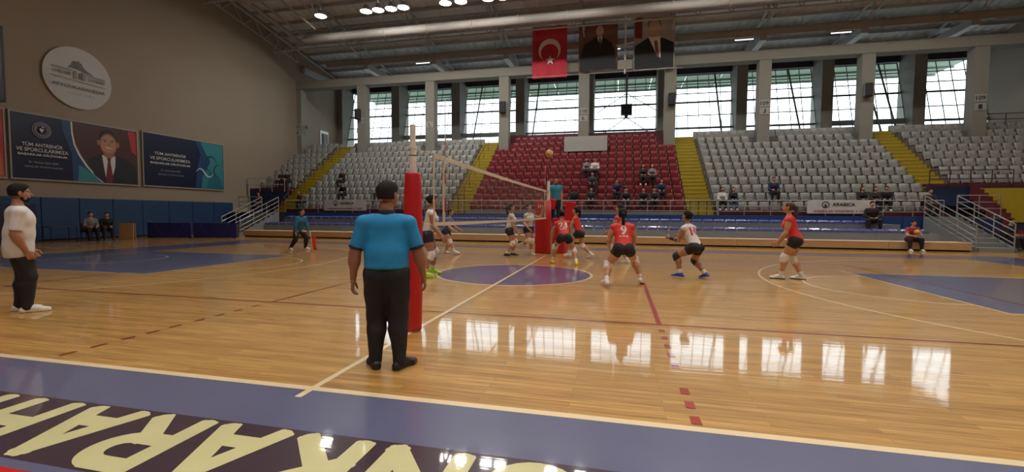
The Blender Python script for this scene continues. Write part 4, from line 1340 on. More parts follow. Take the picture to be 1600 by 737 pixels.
def person(loc, face, label, group=None, H=1.75, res=.018, build=1.0, female=False, skin=None, lean=0.0, side_lean=0.0, twist=0.0,
           head_yaw=0.0, head_pitch=0.0, armL=None, armR=None, legL=None, legR=None, feet=(0.0, 0.0),
           top=None, top_sleeve=.55, long_sleeve=False, bottom='trousers', bottom_m=None, shoe_m=None, shoe_sole=None, sock_m=None, knee_m=None,
           hair_m=None, hair='short', collar_m=None, cuff_m=None, number=None, number_m=None, name_word=None, elbow_m=None,
           seat=None, curl=.35, hands=True, facing_note=None, tucked=False, belly=0.0, beard=False, sneck=None, hem_drop=0.0, shoe_lift=(0, 0), name='person', leg_w=1.0, pony=1.0):
    """local frame: x to the figure's right... y forward, z up. Limbs are (upper direction, lower direction)."""
    skin = skin or SKIN()
    s = H
    # default limbs
    armL = armL or ((-.16, 0.0, -1), (-.05, .10, -1)); armR = armR or ((.16, 0.0, -1), (.05, .10, -1))
    legL = legL or ((-.05, .02, -1), (-.02, -.02, -1)); legR = legR or ((.05, .02, -1), (.02, -.02, -1))
    pelvis = np.array([0, 0, 0.0])
    Rt = rotz(twist) @ roty(side_lean) @ rotx(-lean)         # torso frame
    up = Rt @ np.array([0, 0, 1.0]); fwd = Rt @ np.array([0, 1.0, 0]); rt = Rt @ np.array([1.0, 0, 0])
    bw = build * (0.94 if female else 1.0)
    hipw = .052 * s * (1.05 if female else 1.0)
    waist = pelvis + up * .115 * s
    chest = pelvis + up * .207 * s + fwd * (.012 * s)
    neck0 = pelvis + up * .315 * s
    shw = (.098 if female else .112) * s * (.5 + .5 * build)
    shL, shR = neck0 - up * .045 * s - rt * shw, neck0 - up * .045 * s + rt * shw
    # head
    Rh = Rt if sneck is None else np.eye(3)
    Rhd = rotz(twist + head_yaw) @ rotx(head_pitch) if True else Rh
    hup = Rhd @ np.array([0, 0, 1.0]); hf = Rhd @ np.array([0, 1.0, 0]); hr = Rhd @ np.array([1.0, 0, 0])
    nk = vn(up * .6 + hup * .6)
    headb = neck0 + nk * (.030 if female else .022) * s
    hc = headb + hup * .082 * s + hf * .016 * s
    hips = [pelvis - np.array([1, 0, 0]) * hipw, pelvis + np.array([1, 0, 0]) * hipw]
    UA, FA, TH, SH = .168 * s, .145 * s, .235 * s, .240 * s
    joints = {}
    body = Field(); torso = Field(); tarm = [Field(), Field()]; leg = [Field(), Field()]; armf = [Field(), Field()]
    # torso
    torso.ell(pelvis + up * .02 * s, np.array([(.098 if female else .089) * bw, .066 * bw, .075]) * s * (1.04 if female else .98), Rt.T)
    torso.ell(waist + fwd * belly * .5 * s, np.array([(.078 if female else .090) * bw, (.060 + belly) * bw, .085]) * s, Rt.T)
    torso.ell(chest, np.array([(.092 if female else .101) * bw, .068 * bw, .092]) * s, Rt.T)
    torso.ell(neck0 - up * .048 * s - fwd * .006 * s, np.array([.072 * bw, .050 * bw, .044]) * s, Rt.T)
    if female:
        for q in (-1, 1): torso.ell(chest + up * .005 * s + fwd * .050 * s + rt * q * .040 * s, np.array([.036, .032, .036]) * s, Rt.T)
    torso.cone(neck0 - up * .026 * s - rt * .02 * s, shL, .032 * s, .027 * s * bw)
    torso.cone(neck0 - up * .026 * s + rt * .02 * s, shR, .032 * s, .027 * s * bw)
    for q in (-1, 1): torso.ell(pelvis - up * .012 * s - fwd * (.028 if female else .020) * s + rt * q * .042 * s, np.array([.052, .055, .058]) * s * bw * (1.0 if female else .90), Rt.T)
    arms = []
    for i, (sh, ar) in enumerate(((shL, armL), (shR, armR))):
        e = sh + vn(ar[0]) * UA; w = e + vn(ar[1]) * FA
        t = (.85 if female else 1.0) * build
        armf[i].cone(sh, e, .031 * s * t, .0245 * s * t)
        tarm[i].cone(sh, e, .0315 * s * t, .031 * s * t)
        armf[i].cone(sh + (e - sh) * .35, sh + (e - sh) * .6, .028 * s * t, .027 * s * t)
        m_ = e + (w - e) * .3
        armf[i].cone(e, m_, .0235 * s * t, .0245 * s * t); armf[i].cone(m_, w, .0245 * s * t, .0155 * s * t)
        arms.append((sh, e, w))
    legs = []
    for i, (hp, lg) in enumerate(((hips[0], legL), (hips[1], legR))):
        kn = hp + vn(lg[0]) * TH; an = kn + vn(lg[1]) * SH
        t = (.96 if female else 1.0) * (.6 + .4 * build) * leg_w
        leg[i].cone(hp, hp + (kn - hp) * .45, .054 * s * t, .046 * s * t); leg[i].cone(hp + (kn - hp) * .45, kn, .046 * s * t, .032 * s * t)
        m_ = kn + (an - kn) * .3
        sd = vn(an - kn); fw_l = np.array([math.sin(feet[i]), math.cos(feet[i]), 0.0]); bk = -(fw_l - sd * (fw_l @ sd))
        leg[i].cone(kn, m_ + bk * .010 * s, .031 * s * t, .034 * s * t); leg[i].cone(m_ + bk * .010 * s, kn + (an - kn) * .62, .034 * s * t, .024 * s * t); leg[i].cone(kn + (an - kn) * .62, an, .024 * s * t, .020 * s * t)
        legs.append((hp, kn, an, fw_l))
    # feet
    shoes = []
    for i, (hp, kn, an, f_) in enumerate(legs):
        a0 = an.copy()
        sl = shoe_lift[i]       # heel lift angle
        toe_d = np.array([f_[0] * math.cos(sl), f_[1] * math.cos(sl), -math.sin(sl)])
        upd = np.array([f_[0] * math.sin(sl), f_[1] * math.sin(sl), math.cos(sl)])
        heel = a0 - toe_d * .022 * s - upd * .022 * s; ball = a0 + toe_d * .085 * s - upd * .026 * s; tip = a0 + toe_d * .115 * s - upd * .027 * s
        sf = Field(); r = .0215 * s
        sx = np.cross(toe_d, upd)
        sf.cone(heel, ball, .020 * s, r * .95)
        for q in (-.011, .011): sf.cone(ball + sx * q * s, tip + sx * q * .5 * s, r * .86, r * .62)
        sf.cone(a0 + upd * .004 * s, a0 + toe_d * .055 * s - upd * .012 * s, .023 * s, .020 * s)
        sf.cone(a0, heel, .023 * s, .021 * s)
        low = a0 - upd * .0425 * s
        shoes.append((sf, low, upd, toe_d))
    low = min(min((sh[1] + t_ * .11 * s)[2] if sh[3][2] < -.05 else sh[1][2] for t_ in (sh[3],)) for sh in shoes)
    # ground or seat
    dz = -low if seat is None else 0.0
    root = empty(name, (loc[0], loc[1], loc[2] + (dz if seat is None else seat)), -face)
    # note: face = clockwise angle from +y, so the figure looks along (sin, cos)
    tag(root, label, 'person', group)
    # body mesh
    allb = Field(); allb.pr = torso.pr + armf[0].pr + armf[1].pr + leg[0].pr + leg[1].pr
    allb.cone(neck0 - up * .02 * s, headb + hup * .02 * s, .033 * s * (.9 if female else 1.06), .030 * s * (.85 if female else 1.05))
    for i, (hp, kn, an, f_) in enumerate(legs): allb.cone(an, an + f_ * .02 * s, .018 * s, .016 * s)
    chunks = [grow([(allb, 0, [])], res, .03 * s)]
    hd = Field()
    hd.ell(hc + hup * .020 * s - hf * .008 * s, np.array([.0445, .055, .050]) * s, Rhd.T)
    hd.ell(hc - hup * .018 * s + hf * .012 * s, np.array([.036, .040, .045]) * s, Rhd.T)
    hd.ell(hc - hup * .050 * s + hf * .030 * s, np.array([.018, .016, .014]) * s, Rhd.T)
    hd.cone(hc + hf * .050 * s + hup * .010 * s, hc + hf * .064 * s - hup * .013 * s, .0050 * s, .0080 * s)
    hd.cone(hc + hf * .047 * s - hup * .030 * s - hr * .011 * s, hc + hf * .047 * s - hup * .030 * s + hr * .011 * s, .0058 * s, .0058 * s)
    for q in (-1, 1):
        hd.cone(hc + hf * .046 * s + hup * .020 * s + hr * q * .008 * s, hc + hf * .040 * s + hup * .020 * s + hr * q * .027 * s, .007 * s, .006 * s)
        hd.ell(hc + hr * q * .049 * s - hup * .002 * s - hf * .004 * s, np.array([.006, .012, .019]) * s, Rhd.T)
        hd.cone(hc + hf * .030 * s - hup * .012 * s + hr * q * .022 * s, hc + hf * .022 * s - hup * .035 * s + hr * q * .022 * s, .016 * s, .014 * s)
    hd.cone(headb - nk * .005 * s, headb + hup * .03 * s, .030 * s * (.85 if female else 1.05), .030 * s)
    chunks.append(grow([(hd, 0, [])], min(res, .009) if res < .02 else res * .55, .012 * s))
    if hands:
        for i, (sh, e, w) in enumerate(arms):
            d = vn(w - e); sd = fwd if abs(d @ fwd) < .8 else up
            inward = rt * (1 if i == 0 else -1)
            hf_ = hand_field(w, d, inward, sd, s, curl)
            chunks.append(grow([(hf_, 0, [])], .0055 if res < .02 else .010, .006))
    bo = link('body', mesh_from('body', chunks, skin), root)
    # eyes and mouth
    if res < .022:
        em = MB()
        for q in (-1, 1):
            c_ = hc + hf * .0445 * s + hup * .010 * s + hr * q * .017 * s
            em.m = 0
            em.tube(c_ - hf * .004 * s, c_ + hf * .003 * s, .0058 * s, .0045 * s, n=10)
            em.m = 1
            em.tube(c_ + hf * .002 * s, c_ + hf * .0042 * s, .0030 * s, .0026 * s, n=8)
        em.build('eyes', [mat('eye_white', (.7, .68, .65), .3), mat('eye_dark', (.02, .012, .01), .2)], root)
        mo = MB(); c_ = hc + hf * .0515 * s - hup * .030 * s
        mo.tube(c_ - hr * .010 * s - hf * .002 * s, c_ + hr * .010 * s - hf * .002 * s, .0022 * s, n=6)
        mo.build('mouth', mat('lips', (.28, .09, .08), .5), root)
    # hair
    if hair_m is not None:
        hh = Field()
        hh.ell(hc + hup * .022 * s - hf * .010 * s, np.array([.0445, .056, .051]) * s, Rhd.T)
        hh.ell(hc - hf * .016 * s - hup * .004 * s, np.array([.043, .043, .045]) * s, Rhd.T)
        hl = .006 * s
        if hair == 'short': hh.ell(hc + hup * .043 * s + hf * .010 * s, np.array([.037, .044, .027]) * s, Rhd.T)
        n1 = vn(hf * 1.0 - hup * .75); p1 = hc + hf * .026 * s + hup * .022 * s
        cuts = [(p1, n1), (hc - hup * (.030 * s if hair != 'short' else .022 * s), -hup)]
        groups = [(hh, hl, cuts)]
        if hair == 'pony':
            pt = Field(); a = hc - hf * .060 * s + hup * .030 * s; b = a - hf * .030 * s - hup * .02 * s; c2 = b - hup * .075 * s * pony - hf * .004 * s; d2 = c2 - hup * .06 * s * pony + hf * .006 * s
            pt.cone(a, b, .015 * s, .019 * s); pt.cone(b, c2, .019 * s, .020 * s); pt.cone(c2, d2, .019 * s, .006 * s); groups.append((pt, 0, []))
        if hair == 'bun':
            pt = Field(); pt.ell(hc - hf * .066 * s + hup * .028 * s, np.array([.024, .024, .024]) * s); groups.append((pt, 0, []))
        if hair == 'long':
            pt = Field()
            for q in (-.03, 0, .03): pt.cone(hc - hf * .030 * s + hr * q * s, hc - hf * .050 * s - hup * .11 * s + hr * q * 1.2 * s, .030 * s, .018 * s)
            groups.append((pt, 0, []))
        ch = [grow(groups, max(min(res * .7, .010), .008) if res < .02 else res * .6, .01 * s)]
        link('hair', mesh_from('hair', ch, hair_m), root)
        if beard:
            bf = Field(); bf.ell(hc - hup * .018 * s + hf * .012 * s, np.array([.036, .040, .045]) * s, Rhd.T); bf.ell(hc - hup * .050 * s + hf * .030 * s, np.array([.020, .018, .016]) * s, Rhd.T)
            link('beard', mesh_from('beard', [grow([(bf, .004 * s, [(hc - hup * .030 * s, hup), (hc + hf * -.004 * s, -hf)])], .008, .01)], hair_m), root)
    # clothes
    hem = pelvis - up * (.030 + hem_drop) * s if not tucked else pelvis + up * .055 * s
    if top is not None:
        infl = .010 * s * (1 if build <= 1.05 else 1.2)
        shf = Field(); shf.pr = torso.pr[1:-2]
        shf.ell(pelvis + up * .02 * s - fwd * .004 * s, np.array([(.088 if female else .100) * bw, (.066 if female else .068) * bw + belly * .5, .110 if female else .15]) * s, Rt.T)
        if hem_drop > 0: shf.ell(pelvis - up * hem_drop * .6 * s - fwd * .012 * s, np.array([(.094 if female else .102) * bw, (.076 if female else .062) * bw, .12]) * s, Rt.T)
        if not female: shf.ell(waist + fwd * belly * .3 * s, np.array([.096 * bw, .064 * bw + belly * .6, .10]) * s, Rt.T)
        groups = [(shf, infl, [(hem, -up), (neck0 + up * .006 * s, up)])]
        if top_sleeve > 0:
            for i, (sh, e, w) in enumerate(arms):
                d = vn(e - sh)
                if long_sleeve:
                    g = Field(); g.pr = [('c', sh, e, .036 * s * build, .031 * s * build), ('c', e, w, .031 * s * build, .022 * s * build)]
                    groups.append((g, .004 * s, [(w - vn(w - e) * .01 * s, vn(w - e))]))
                else:
                    cutp = sh + d * UA * top_sleeve
                    groups.append((tarm[i], .007 * s, [(cutp, d)]))
        v_, f_ = grow(groups, res, .025 * s)
        so = link('shirt', mesh_from('shirt', [(v_, f_)], top), root)
        if cuff_m is not None and not long_sleeve:
            for i, (sh, e, w) in enumerate(arms):
                d = vn(e - sh); cutp = sh + d * UA * (top_sleeve + .045)
                ff = grow([(tarm[i], .0085 * s, [(cutp, d), (sh + d * UA * (top_sleeve - .045), -d)])], res * .6, .02)
                link('cuff', mesh_from('cuff', [ff], cuff_m), root)
        if collar_m is not None:
            cf = Field(); cf.cone(neck0 - up * .03 * s, neck0 + nk * .022 * s, .048 * s, .037 * s)
            link('collar', mesh_from('collar', [grow([(cf, .006 * s, [(neck0 + nk * .026 * s, nk), (neck0 - up * .012 * s, -up)])], .008, .01)], collar_m), root)
        if number:
            bm2 = BVHTree.FromPolygons([Vector(p) for p in v_], [tuple(q) for q in f_])
            for body_t, cc, hh_, ww in ((number, chest - up * .0 * s, .115 * s, None), (name_word or '', chest - up * .075 * s if name_word else chest, .012 * s, .10 * s)):
                if not body_t: continue
                Mx = Matrix.Identity(4)
                X_ = Vector(rt); Y_ = Vector(up); Z_ = -Vector(fwd)
                o_c = Vector(cc) - Vector(fwd) * .18 * s
                # seen from behind: text runs to the figure's right
                Mx = Matrix(((X_.x, Y_.x, Z_.x, o_c.x), (X_.y, Y_.y, Z_.y, o_c.y), (X_.z, Y_.z, Z_.z, o_c.z), (0, 0, 0, 1)))
                to = text_mesh('shirt_number' if body_t == number else 'lettering', body_t, hh_, ww, Mx, number_m, root, .03)
                for v in to.data.vertices:
                    hit = bm2.ray_cast(v.co, Vector(fwd))
                    if hit[0] is not None: v.co = hit[0] - Vector(fwd) * .004
    if bottom == 'shorts':
        ef = Field(); ef.pr = list(torso.pr[:2]) + torso.pr[-2:]
        groups = [(ef, .008 * s, [(pelvis + up * .075 * s, up)])]
        for i, (hp, kn, an, f_) in enumerate(legs):
            d = vn(kn - hp); groups.append((leg[i], .009 * s, [(hp + d * TH * .36, d)]))
        link('shorts', mesh_from('shorts', [grow(groups, res, .02 * s)], bottom_m), root)
    elif bottom == 'trousers':
        ef = Field(); ef.pr = list(torso.pr[:2]) + torso.pr[-2:] + leg[0].pr[:2] + leg[1].pr[:2]
        for i, (hp, kn, an, f_) in enumerate(legs): ef.cone(hp, kn, .052 * s * leg_w, .036 * s * leg_w)
        groups = [(ef, .0075 * s, [(hem + up * .006 * s if (top is not None and not tucked and seat is None) else pelvis + up * .085 * s, up)])]
        for i, (hp, kn, an, f_) in enumerate(legs):
            d = vn(an - kn); g = Field()
            g.pr = leg[i].pr[1:4] + [('c', kn, an, .036 * s * leg_w, .028 * s * leg_w)]
            groups.append((g, .006 * s, [(an + d * .024 * s, d)]))
        link('trousers', mesh_from('trousers', [grow(groups, res, .030 * s)], bottom_m), root)
    shm = shoe_m or mat('shoe_dark', (.015, .015, .016), .5)
    for i, (sf, lw, upd, td) in enumerate(shoes):
        link('shoe', mesh_from('shoe', [grow([(sf, .002 * s, [(lw + upd * .006 * s, -upd)])], max(.008, res * .55), .012 * s)], shm), root)
        g2 = Field(); g2.pr = sf.pr
        ns = grow([(g2, .005 * s, [(lw, -upd), (lw + upd * .011 * s, upd)])], max(.006, res * .5), .012 * s)
        if len(ns[0]): link('shoe_sole', mesh_from('shoe_sole', [ns], shoe_sole or shm), root)
    if sock_m is not None:
        for hp, kn, an, f_ in legs:
            d = vn(an - kn); sk = Field(); sk.cone(an - d * .060 * s, an + d * .01 * s, .0285 * s, .0245 * s)
            link('sock', mesh_from('sock', [grow([(sk, 0, [])], max(.008, res * .5), .01)], sock_m), root)
    if knee_m is not None:
        for hp, kn, an, f_ in legs:
            d1 = vn(kn - hp); d2 = vn(an - kn); kf = Field()
            kf.cone(kn - d1 * .030 * s, kn, .048 * s, .048 * s); kf.cone(kn, kn + d2 * .050 * s, .048 * s, .046 * s)
            link('knee_pad', mesh_from('knee_pad', [grow([(kf, 0, [(kn - d1 * .045 * s, -d1), (kn + d2 * .062 * s, d2)])], max(.009, res * .5), .012)], knee_m), root)
    if elbow_m is not None:
        for sh, e, w in arms[:1]:
            d2 = vn(w - e); kf = Field(); kf.cone(e + d2 * .02 * s, w - d2 * .02 * s, .029 * s, .022 * s)
            link('arm_sleeve', mesh_from('arm_sleeve', [grow([(kf, 0, [])], .010, .01)], elbow_m), root)
    root['_j'] = 0
    del root['_j']
    return root, dict(arms=arms, dz=(dz if seat is None else seat), head=hc, Rt=Rt)
# ------------------------------------------------------------------ net, posts, referee stand, ball
M_padred = mat('red_pad_vinyl', (0.50, 0.012, 0.018), 0.42, noise=0.05, nscale=3)
M_tape = mat('net_tape', (0.62, 0.58, 0.48), 0.7)
M_cord = mat('net_cord', (0.25, 0.24, 0.22), 0.8)
p = empty('volleyball_post', (0.0, -5.6, 0)); tag(p, 'nearer white volleyball post with red padding, beside the referee in blue', 'post', 'volleyball posts')
m_ = MB(); m_.lathe([(.0, .02), (.098, .02), (.103, .06), (.112, .5), (.116, 1.1), (.108, 1.7), (.096, 1.92), (.09, 1.94), (.0, 1.94)], 28); m_.build('padding', M_padred, p)
m_ = MB(); m_.tube((0, 0, 0), (0, 0, 2.15), .042, n=20); m_.build('pole', M_white, p)
m_ = MB(); m_.tube((0, 0, 2.12), (0, 0, 2.52), .036, n=20); m_.build('upper_pole', M_white, p)
m_ = MB(); m_.tube((0, 0, 2.235), (0, 0, 2.275), .045, n=20); m_.build('ring', M_white, p)
m_ = MB(); m_.tube((0, 0, 2.145), (0, 0, 2.155), .044, n=20); m_.build('dark_band', M_black, p)
m_ = MB(); m_.box(-.02, .02, .03, .07, 2.2, 2.27); m_.tube((0, .05, 2.235), (0, .09, 2.235), .012); m_.build('pulley', M_chrome, p)
m_ = MB(); m_.lathe([(0, 0), (.09, 0), (.09, .02), (.0, .02)], 20); m_.build('floor_plate', M_chrome, p)
p = empty('volleyball_post', (0.0, 5.5, 0)); tag(p, 'farther white volleyball post with red padding, at the referee stand', 'post', 'volleyball posts')
m_ = MB(); m_.lathe([(.0, .02), (.10, .02), (.115, .5), (.115, 1.2), (.10, 1.93), (.0, 1.93)], 24); m_.build('padding', M_padred, p)
m_ = MB(); m_.tube((0, 0, 0), (0, 0, 2.62), .052, n=16); m_.build('pole', M_white, p)
m_ = MB(); m_.box(-.02, .02, -.09, -.04, 2.2, 2.28); m_.build('pulley', M_chrome, p)

net = empty('volleyball_net', (0, 0, 1.27)); tag(net, 'volleyball net with pale tape bands across the court', 'net')
def tape(nm, a, b, w, m=M_tape, t=.004):
    a = Vector(a); b = Vector(b)
    m_ = MB()
    if abs(a.z - b.z) > abs(a.y - b.y):      # upright band
        m_.box(-t, t, a.y - w / 2, a.y + w / 2, min(a.z, b.z), max(a.z, b.z))
    else:
        n = 14; A = []; B = []
        for i in range(n + 1):
            q = a.lerp(b, i / n); sag = -.02 * math.sin(PI * i / n)
            A.append((q.x, q.y, q.z - w / 2 + sag)); B.append((q.x, q.y, q.z + w / 2 + sag))
        for off in (-t, t):
            m_.strip([(x + off, y, z) for x, y, z in A], [(x + off, y, z) for x, y, z in B])
        m_.strip([(x - t, y, z) for x, y, z in B], [(x + t, y, z) for x, y, z in B])
        m_.strip([(x - t, y, z) for x, y, z in A], [(x + t, y, z) for x, y, z in A])
    return m_.build(nm, m, net)
tape('top_band', (0, -4.95, .965), (0, 4.95, .965), .065)
tape('bottom_band', (0, -4.95, .035), (0, 4.95, .035), .05)
for yy in (-4.95, 4.95):
    tape('end_band', (0, yy, 0), (0, yy, 1.0), .035, t=.003)
for yy in (-4.6, 4.6):
    tape('antenna_band', (0, yy, 0), (0, yy, 1.0), .045, t=.005)
    m_ = MB()
    for k in range(9):
        m_.m = k % 2
        m_.tube((.012, yy + .03, .2 * k), (.012, yy + .03, .2 * k + .2), .006, n=8)
    m_.build('antenna', [M_white, mat('antenna_red', (.6, .03, .03), .4)], net)
m_ = MB(); s_ = .0016
for i in range(1, 99):
    yy = -4.95 + .1 * i; sag = -.02 * math.sin(PI * i / 99)
    m_.box(-s_, s_, yy - s_, yy + s_, .05 + sag, .94 + sag)
for k in range(1, 9):
    z = .05 + .1 * k
    for i in range(11):
        ya = -4.95 + .9 * i; yb = ya + .9
        m_.box(-s_, s_, ya, yb, z - s_ - .018 * math.sin(PI * (i + .5) / 11), z + s_ - .018 * math.sin(PI * (i + .5) / 11))
tag(m_.build('netting', M_cord, net), kind='stuff')
m_ = MB(); m_.tube((0, -4.95, .985), (0, -5.52, .97), .006, n=6); m_.tube((0, 4.95, .985), (0, 5.42, .97), .006, n=6)
m_.tube((0, -4.95, .02), (0, -5.48, .08), .004, n=5); m_.tube((0, 4.95, .02), (0, 5.42, .04), .004, n=5)
m_.build('tension_rope', M_tape, net)

st = empty('referee_stand', (0.0, 6.15, 0)); tag(st, 'red padded referee stand at the farther volleyball post', 'stand')
def padbox(nm, x0, x1, y0, y1, z0, z1, M=None):
    m_ = MB(); m_.box(x0, x1, y0, y1, z0, z1, M); o = m_.build(nm, M_padred, st)
    b_ = o.modifiers.new('b', 'BEVEL'); b_.width = .025; b_.segments = 3
    return o
padbox('front_pad', -.54, -.17, -.28, -.12, .0, 1.92); padbox('front_pad', -.16, -.02, -.24, -.1, .0, 1.9)
padbox('front_pad', .10, .54, -.28, -.12, .0, 1.30)
padbox('side_pad', -.56, -.46, -.1, .75, .0, 1.9); padbox('side_pad', .46, .56, -.1, .75, .0, 1.3)
padbox('wing_pad', .34, .72, -.12, -.04, 1.28, 1.98, Matrix.Rotation(.12, 4, 'Y')); padbox('wing_pad', -.72, -.42, -.34, -.26, 1.62, 1.98, Matrix.Rotation(.2, 4, 'Y') @ Matrix.Translation((.28, 0, 0)) )
m_ = MB(); m_.box(-.44, .44, -.08, .72, 1.10, 1.16); m_.build('platform', M_steelg, st)
for k in range(4):
    m_ = MB(); m_.box(-.3, .3, .74 + .12 * (3 - k), .86 + .12 * (3 - k), .22 * (k + 1), .22 * (k + 1) + .04); m_.build('step', M_steelg, st)
for sx in (-.33, .33):
    m_ = MB(); m_.tube((sx, .72, 1.1), (sx, 1.25, 0), .02, n=6); m_.build('leg', M_steelg, st)
    m_ = MB(); m_.tube((sx, .7, 1.1), (sx, .7, 2.0), .02, n=6); m_.build('handrail', M_steelg, st)
text_mesh('lettering', 'in', .13, .18, Matrix(((1, 0, 0, -.34), (0, 0, -1, -.288), (0, 1, 0, 1.74), (0, 0, 0, 1))), M_flagw, st, .02)

def ball(loc, lab, r=.105):
    me = bpy.data.meshes.new('volleyball'); b_ = bmesh.new(); bmesh.ops.create_cube(b_, size=2)
    bmesh.ops.subdivide_edges(b_, edges=b_.edges[:], cuts=5, use_grid_fill=True)
    for v in b_.verts: v.co = v.co.normalized() * r
    for f in b_.faces:
        c = f.calc_center_median(); ax = max(range(3), key=lambda i: abs(c[i])); o1 = c[(ax + 1) % 3]
        f.material_index = 0 if abs(o1) < r * .24 else (1 if o1 > 0 else 2); f.smooth = True
    b_.to_mesh(me); b_.free()
    for m in (mat('ball_orange', (.62, .30, .10), .5), mat('ball_cream', (.68, .52, .34), .5), mat('ball_yellow', (.60, .36, .08), .5)): me.materials.append(m)
    o = link('volleyball', me, None, loc); o.rotation_euler = (.6, .5, .3)
    return tag(o, lab, 'ball')
ball((.61, 1.5, 3.07), 'orange and cream volleyball in the air above the net')

# ------------------------------------------------------------------ boards, table, chairs at the beige end wall
def hoarding(x0, y0_, x1, y1_, h, m, lab, mark=True):
    L = math.hypot(x1 - x0, y1_ - y0_); t = empty('advertising_board', (x0, y0_, 0), math.atan2(y1_ - y0_, x1 - x0)); tag(t, lab, 'board')
    o = MB().box(0, L, 0, .06, .02, h).build('panel', m, t); b_ = o.modifiers.new('b', 'BEVEL'); b_.width = .015
    for xx in (.15, L - .15):
        MB().box(xx - .03, xx + .03, .05, .45, 0, .03).build('foot', M_black, t)
    if mark:
        n = 24; c = (L / 2, h * 1.05)
        A = [(c[0] + L * .30 * math.cos(PI + PI * i / n), -.004, c[1] + h * .95 * math.sin(PI + PI * i / n)) for i in range(n + 1)]
        B = [(c[0] + L * .33 * math.cos(PI + PI * i / n), -.004, c[1] + h * 1.0 * math.sin(PI + PI * i / n)) for i in range(n + 1)]
        A = [(a, b_, min(c_, h - .02)) for a, b_, c_ in A]; B = [(a, b_, min(c_, h - .02)) for a, b_, c_ in B]
        MB().strip(A, B).build('printed_arc', mat('board_print_violet', (.05, .05, .28), .4), t)
    return t
M_hb = mat('hoarding_blue', (0.018, 0.025, 0.22), 0.35)
hoarding(-22.3, 8.75, -20.25, 9.5, .84, M_hb, 'low blue board with printed arc, beside the tan panel')
hoarding(-20.15, 9.55, -18.0, 10.25, .84, M_hb, 'low blue board with printed arc, beside the plywood bench front')
t = empty('folded_panel', (-21.9, 7.35, 0), .35); tag(t, 'tan plywood panel leaning between seated people and blue boards', 'panel')
MB().box(-.33, .33, 0, .04, 0, .85, Matrix.Rotation(-.06, 4, 'X')).build('board', M_plat, t); MB().box(-.3, .3, .25, .28, 0, .8, Matrix.Rotation(.06, 4, 'X')).build('back_board', M_plat, t)
t = hoarding(-22.75, 1.2, -22.75, 4.25, 1.72, M_navy, 'tall dark navy board behind the man in white T-shirt', False)
t = empty('folding_table', (-22.7, 5.05, 0)); tag(t, 'dark folding table along the blue padding', 'table')
MB().box(-.3, .3, -.55, .55, .70, .74).build('table_top', mat('table_dark_top', (.05, .06, .08), .3), t)
for sx in (-.25, .25):
    for sy in (-.5, .5): MB().tube((sx, sy, 0), (sx, sy, .7), .015, n=6).build('leg', M_black, t)
def chair(loc, rz, lab, m):
    t = empty('plastic_chair', loc, rz); tag(t, lab, 'chair')
    MB().box(-.22, .22, -.21, .22, .42, .45).build('seat', m, t)
    MB().box(-.21, .21, -.24, -.21, .45, .85).build('backrest', m, t)
    for sx in (-.2, .2):
        for sy in (-.2, .2): MB().tube((sx, sy, 0), (sx * .95, sy * .95, .42), .014, n=6).build('leg', M_black, t)
    return t

# ------------------------------------------------------------------ people
M_refblue = mat('referee_blue_shirt', (0.012, 0.27, 0.62), 0.75, noise=0.06, nscale=5, bump=.9)
M_refnavy = mat('navy_trim', (0.010, 0.014, 0.035), 0.7)
M_blk = mat('black_cloth', (0.012, 0.012, 0.016), 0.8, noise=0.1, nscale=6)
M_blk2 = mat('charcoal_cloth', (0.030, 0.030, 0.036), 0.8)
M_whc = mat('white_cloth', (0.66, 0.66, 0.66), 0.75, noise=0.04, nscale=6)
M_redj = mat('red_jersey', (0.62, 0.030, 0.022), 0.6, noise=0.05, nscale=6)
M_wj = mat('white_jersey', (0.70, 0.68, 0.68), 0.65)
M_nvs = mat('navy_shorts', (0.010, 0.013, 0.045), 0.6)
M_hair = mat('dark_hair', (0.010, 0.008, 0.007), 0.75, spec=.25)
M_hairb = mat('brown_hair', (0.055, 0.028, 0.016), 0.45)
M_kp = mat('white_knee_pad', (0.72, 0.70, 0.68), 0.7)
M_kpb = mat('black_knee_pad', (0.02, 0.02, 0.022), 0.7)
M_shw = mat('white_shoe', (0.70, 0.70, 0.68), 0.45)
M_shy = mat('yellow_shoe', (0.75, 0.66, 0.02), 0.45)
M_shn = mat('neon_green_shoe', (0.45, 0.80, 0.02), 0.45)
M_shb = mat('blue_shoe', (0.02, 0.06, 0.42), 0.45)
M_shk = mat('black_shoe', (0.014, 0.013, 0.014), 0.45)
M_orange_sole = mat('orange_sole', (.75, .18, .05), .5)
M_num_r = mat('number_red', (.45, .05, .07), .6)

def ik(H, ph, L, Rr, pole=.0):
    """leg directions that put the ankles at L/R = (x, y, lift) with the pelvis ph above the floor"""
    out = []
    hipw = .052 * H
    for sgn, tg in ((-1, L), (1, Rr)):
        hp = np.array([sgn * hipw, 0, ph]); an = np.array([tg[0], tg[1], .0425 * H + tg[2]])
        d = an - hp; D = np.linalg.norm(d); a, b = .235 * H, .240 * H
        if D > (a + b) * .999: d = d * ((a + b) * .999 / D); D = (a + b) * .999
        an = hp + d
        u = d / D
        x = (a * a - b * b + D * D) / (2 * D); h = math.sqrt(max(a * a - x * x, 0))
        f = np.array([sgn * pole, 1, 0.0]); f = f - u * (f @ u); f /= np.linalg.norm(f)
        kn = hp + u * x + f * h
        out.append((kn - hp, an - kn))
    return out

FN = 24 
